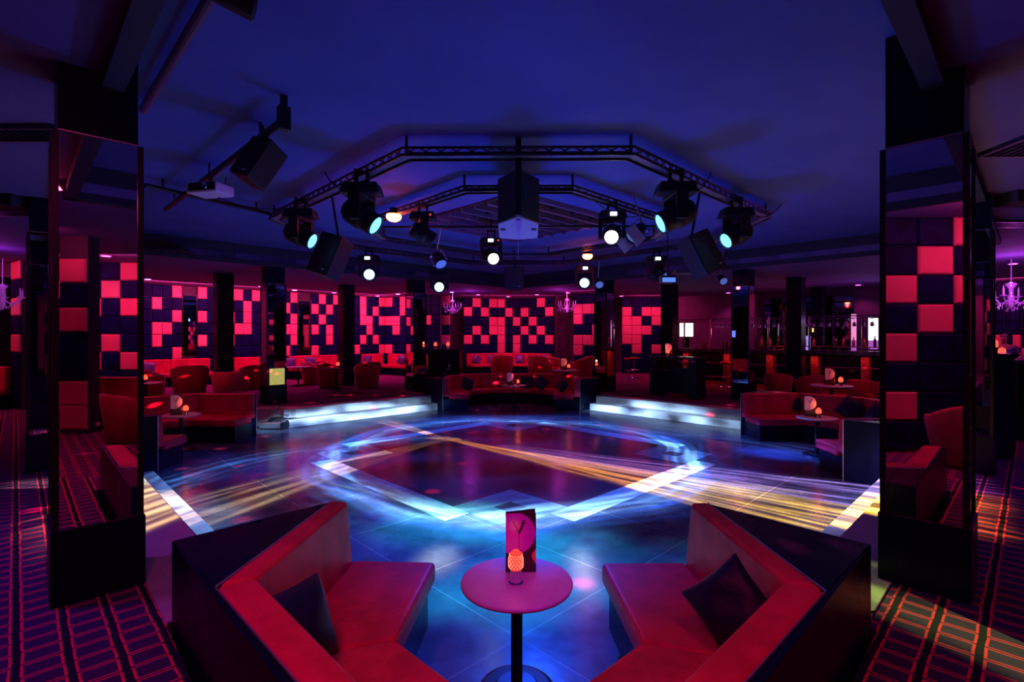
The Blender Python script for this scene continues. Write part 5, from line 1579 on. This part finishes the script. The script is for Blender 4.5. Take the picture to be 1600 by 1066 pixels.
# bottles and things on the bar / behind it
def bottle_mesh(m, h=0.28, r=0.037):
    return MB().lathe([(0, 0), (r, 0.003), (r, h * 0.60), (r * 0.85, h * 0.68), (r * 0.36, h * 0.78), (r * 0.34, h * 0.97), (r * 0.4, h), (0, h)], seg=14).build('bottle', m, smooth=True)
random.seed(21)
bts = [bottle_mesh(bottle_red), bottle_mesh(bottle_dark, 0.31), bottle_mesh(bottle_amber, 0.25, 0.042)]
bused = [False] * 3
bdesc = ('red', 'dark green', 'amber')
spots = [1.7, 1.82, 1.95, 2.08, 2.45, 2.56, 2.68, 2.81, 2.93, 3.04, 3.16, 0.95, 1.07]
for i, x in enumerate(spots):
    kx = i % 3
    q = Mr @ Vector((x, 0.22 + 0.05 * (i % 2), 0.001))
    o = bts[kx] if not bused[kx] else bts[kx].copy()
    if bused[kx]: col.objects.link(o)
    bused[kx] = True
    o.location = q
    tag(o, bdesc[kx] + ' glass bottle in the row on the bar top', 'bottle', 'bottles on the bar')
# back shelf of the bar
bs = thing('back_bar_shelf', (0, 0, 0), ang, 'dark shelf unit with lit bottles behind the bar', 'shelf')
sp = Mr @ Vector((2.2, 1.85, 0)); bs.location = (sp.x, sp.y, U)
MB().box((2.0, 0.2, 0.5), (4.0, 0.4, 1.0)).build('cabinet', black_lam, bs)
for z in (1.0, 1.35):
    MB().box((2.0, 0.25, z), (4.0, 0.24, 0.03)).build('shelf_board', wood_red, bs)
Ms = Matrix.Translation(bs.location) @ Matrix.Rotation(ang, 4, 'Z')
for i in range(26):
    kx = (i * 7 + i // 5) % 3
    q = Ms @ Vector((0.15 + i * 0.145, 0.22, 1.016 if i % 2 else 1.366))
    o = bts[kx].copy(); col.objects.link(o); o.location = q; o.scale = (1.15,) * 3
    tag(o, bdesc[kx] + ' bottle on the shelf behind the bar, ' + ('upper' if i % 2 == 0 else 'lower') + ' board', 'bottle', 'bottles behind the bar')
lamp('back_bar_light', 'POINT', tuple(Ms @ Vector((1.0, -0.4, 1.9))), (1.0, 0.06, 0.20), 14, size=0.1)
lamp('back_bar_light', 'POINT', tuple(Ms @ Vector((3.4, -0.4, 2.2))), (0.6, 0.10, 1.0), 16, size=0.1)

# screens and lit panels
def screen(px0, px1, py0, py1, dep, label, m=screen_white, purple=False, name='wall_screen', cat='screen', lines=True, yaw=0.0, stand=True):
    a, b = PD(px0, py1, dep), PD(px1, py0, dep)
    w_, h_ = (b.x - a.x), (b.z - a.z)
    t = thing(name, ((a.x + b.x) / 2, (a.y + b.y) / 2, (a.z + b.z) / 2), yaw, label, cat)
    MB().box((0, 0.03, 0), (w_ + 0.06, 0.05, h_ + 0.06)).build('frame', black_plastic, t)
    MB().box((0, 0, h_ * (0.14 if purple else 0)), (w_, 0.012, h_ * (0.72 if purple else 1))).build('panel', m, t)
    zb = (a.z + b.z) / 2 - h_ / 2 - 0.03
    if stand and zb > U + 0.05:
        MB().box((0, 0.05, -(zb - U) / 2 - h_ / 2 - 0.03), (w_ * 0.5, 0.04, zb - U)).build('stand', black_lam, t)
    if purple:
        MB().box((0, 0, -h_ * 0.36), (w_, 0.012, h_ * 0.28)).build('lower_panel', screen_purple, t)
    if lines:
        mb = MB()
        for k, (x, z, l) in enumerate(((-0.05, 0.40, 0.8), (-0.28, 0.28, 0.26), (-0.32, 0.22, 0.2))):
            mb.box((x * w_, -0.008, z * h_), (l * w_, 0.004, 0.03 * h_))
        mb.build('dark_line', black_plastic, t)
    return t
screen(1062, 1083, 505, 526, 20.5, 'bright white screen behind the bar, right of the plain black pillar')
screen(1176, 1181, 503, 527, 18.5, 'narrow slice of a bright screen right of the mid right pillar', lines=False)
screen(1269, 1275, 513, 519, 18.2, 'small yellow-white sign behind the bar glasses', mat('lit_yellow_sign', (1, 0.9, 0.3), 0.4, emit=(1.0, 0.80, 0.12), es=1.4), lines=False, name='lit_sign', cat='sign')
screen(1257, 1275, 525, 548, 18.4, 'pale violet lit panel behind the bar', screen_blue, lines=False, name='glowing_panel', cat='display')
screen(1330, 1338, 491, 548, 17.2, 'narrow pink-lit panel between the bar posts', mat('lit_pink_panel', (0.9, 0.4, 0.6), 0.4, emit=(0.85, 0.30, 0.50), es=0.9), purple=True, lines=False, name='glowing_panel', cat='display')
screen(1357, 1372, 496, 546, 16.9, 'tall white window panel with purple lower part at the right end of the bar', purple=True, lines=False, name='glowing_panel', cat='display')
screen(1376, 1392, 496, 546, 16.9, 'white window panel beside the right front pillar, purple below', purple=True, lines=False, name='glowing_panel', cat='display')
screen(1144, 1149, 517, 527, 13.55, 'tiny blue sign with a number on the mid right mirrored pillar', mat('lit_blue_sign', (0.2, 0.3, 1), 0.4, emit=(0.15, 0.25, 1.0), es=1.0), lines=False, name='lit_sign', cat='sign', yaw=R(-45), stand=False)
# yellow reflection in the left mid pillar, imitated by a glowing panel
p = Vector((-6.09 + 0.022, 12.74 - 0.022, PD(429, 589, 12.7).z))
t = thing('glowing_panel', (p.x, p.y, p.z), R(45), 'small yellow reflection made as a glowing panel, low on the second left mirrored pillar', 'display')
MB().box((0, 0, 0), (0.36, 0.02, 0.41)).build('panel', mat('yellow_reflection', (0.8, 0.8, 0.3), 0.4, emit=(0.75, 0.72, 0.16), es=0.5, var=0.5, vscale=9), t)
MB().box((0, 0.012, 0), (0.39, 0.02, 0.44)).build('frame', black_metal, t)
# black cabinets around the far left pillar (DJ corner) with candles
t = thing('black_cabinet', (-2.55, 17.6, U), 0, 'black cabinet right of the far left mirrored pillar, with two candles', 'cabinet')
MB().box((0, 0, 0.62), (1.10, 0.5, 1.24)).build('body', black_lam, t, bevel=0.005)
dr = MB().box((0, -0.255, 0.6), (0.5, 0.012, 0.9)).build('door', black_lam, t)
MB().box((0.19, -0.27, 0.7), (0.015, 0.02, 0.12)).build('handle', chrome, dr)
MB().box((0.02, 0, 1.255), (1.2, 0.56, 0.03)).build('top_board', black_lam, t)
candle_lamp((-2.85, 17.45, U + 1.271), 'left red candle on the black cabinet beside the far left pillar', 1.5, 0.6)
candle_lamp((-2.42, 17.45, U + 1.271), 'right red candle on the black cabinet beside the far left pillar', 1.5, 0.6)
# right edge: tall black cabinet with lamps, counter shelf
t = thing('tall_cabinet', (6.72, 7.40, U), 0, 'tall black box cabinet right of the right front pillar', 'cabinet')
MB().box((0, 0, 0.72), (0.42, 0.42, 1.44)).build('body', black_lam, t, bevel=0.005)
MB().box((0, 0, 1.455), (0.46, 0.46, 0.03)).build('top_board', black_lam, t)
candle_lamp((6.72, 7.28, U + 1.471), 'red candle lamp on the tall cabinet near the right edge', 1.3, 0.8)
t = thing('high_table', (8.6, 8.6, U), 0, 'high glass-edged counter at the right edge', 'table')
MB().box((0.28, 0, 1.30), (2.1, 0.5, 0.05)).build('tabletop', bar_top_mat, t)
MB().box((0.9, 0, 0.63), (0.2, 0.3, 1.26)).build('leg', black_lam, t)
MB().box((-0.3, 0, 0.63), (0.2, 0.3, 1.26)).build('leg', black_lam, t)
candle_lamp((8.0, 8.52, U + 1.326), 'farther red candle lamp left of the standing man', 1.3, 0.5)

# ================================================================== STANDING MAN (far right)
def skin_body(name, pts, edges, rads, m, parent, sub=2):
    me = bpy.data.meshes.new(name)
    me.from_pydata(pts, edges, [])
    me.materials.append(m)
    o = bpy.data.objects.new(name, me); col.objects.link(o); o.parent = parent
    sk = o.modifiers.new('skin', 'SKIN')
    sk.use_smooth_shade = True
    for i, r_ in enumerate(rads):
        v = me.skin_vertices[0].data[i]
        v.radius = (r_[0], r_[1]) if hasattr(r_, '__len__') else (r_, r_)
        v.use_root = (i == 0)
    sb = o.modifiers.new('sub', 'SUBSURF'); sb.levels = sub; sb.render_levels = sub
    return o
mp_ = PD(1569, 560, 13.2)
lamp('magenta_zone_fill', 'SPOT', (mp_.x - 1.2, mp_.y - 1.4, ZL - 0.1), (0.75, 0.12, 0.9), 60, size=0.1, spot=90, blend=0.7)  # unseen spot added only to brighten the man
man = thing('person', (mp_.x, mp_.y, U), R(-40), 'man in a blue polo shirt and pale trousers standing with hands on hips, far right', 'person')
pts = [(0, 0, 0.95), (0, 0, 1.12), (0, 0, 1.30), (0, 0, 1.43), (0, -0.01, 1.51), (0, -0.02, 1.60), (0, -0.02, 1.70),      # 0-6 spine, head
       (-0.19, 0, 1.42), (-0.34, 0.03, 1.19), (-0.17, -0.09, 1.06), (-0.11, -0.13, 1.03),                                        # 7-10 arm
       (0.19, 0, 1.42), (0.34, 0.03, 1.19), (0.17, -0.09, 1.06), (0.11, -0.13, 1.03),                                            # 11-14
       (-0.10, 0, 0.88), (-0.12, 0, 0.50), (-0.13, 0.02, 0.09), (-0.13, -0.14, 0.04),                                         # 15-18
       (0.10, 0, 0.88), (0.12, 0, 0.50), (0.13, 0.02, 0.09), (0.13, -0.14, 0.04)]
edges = [(0, 1), (1, 2), (2, 3), (3, 4), (4, 5), (5, 6), (3, 7), (7, 8), (8, 9), (9, 10), (3, 11), (11, 12), (12, 13), (13, 14), (0, 15), (15, 16), (16, 17), (17, 18), (0, 19), (19, 20), (20, 21), (21, 22)]
rads = [(0.15, 0.10), (0.15, 0.10), (0.165, 0.11), (0.13, 0.09), 0.055, (0.075, 0.09), (0.075, 0.09), 0.055, 0.042, 0.032, 0.03, 0.055, 0.042, 0.032, 0.03,
        0.085, 0.06, 0.04, 0.035, 0.085, 0.06, 0.04, 0.035]
skin_body('body', pts, edges, rads, skin, man)
sp_ = [(0, 0, 0.98), (0, 0, 1.12), (0, 0, 1.30), (0, 0, 1.425), (-0.19, 0, 1.42), (-0.28, 0.02, 1.28), (0.19, 0, 1.42), (0.28, 0.02, 1.28)]
skin_body('polo_shirt', sp_, [(0, 1), (1, 2), (2, 3), (3, 4), (4, 5), (3, 6), (6, 7)], [(0.175, 0.125), (0.17, 0.12), (0.18, 0.125), (0.145, 0.10), 0.07, 0.062, 0.07, 0.062], shirt, man)
tr = [(0, 0, 0.96), (-0.10, 0, 0.86), (-0.12, 0, 0.50), (-0.13, 0.02, 0.12), (0.10, 0, 0.86), (0.12, 0, 0.50), (0.13, 0.02, 0.12)]
skin_body('trousers', tr, [(0, 1), (1, 2), (2, 3), (0, 4), (4, 5), (5, 6)], [(0.165, 0.12), 0.10, 0.075, 0.06, 0.10, 0.075, 0.06], trousers, man)
MB().lathe([(0.082, 0.02), (0.088, 0.05), (0.07, 0.085), (0.03, 0.105), (0, 0.108)], (0, 0.0, 1.67), seg=20).build('hair', hair, man, smooth=True)
mb = MB(); mb.box((0, -0.115, 1.655), (0.02, 0.03, 0.035)); 
for sx in (-1, 1):
    mb.box((sx * 0.088, -0.02, 1.655), (0.015, 0.03, 0.05)); mb.box((sx * 0.13, -0.2, 0.04), (0.08, 0.2, 0.07))
mb.build('face_and_shoes', skin, man, bevel=0.006)
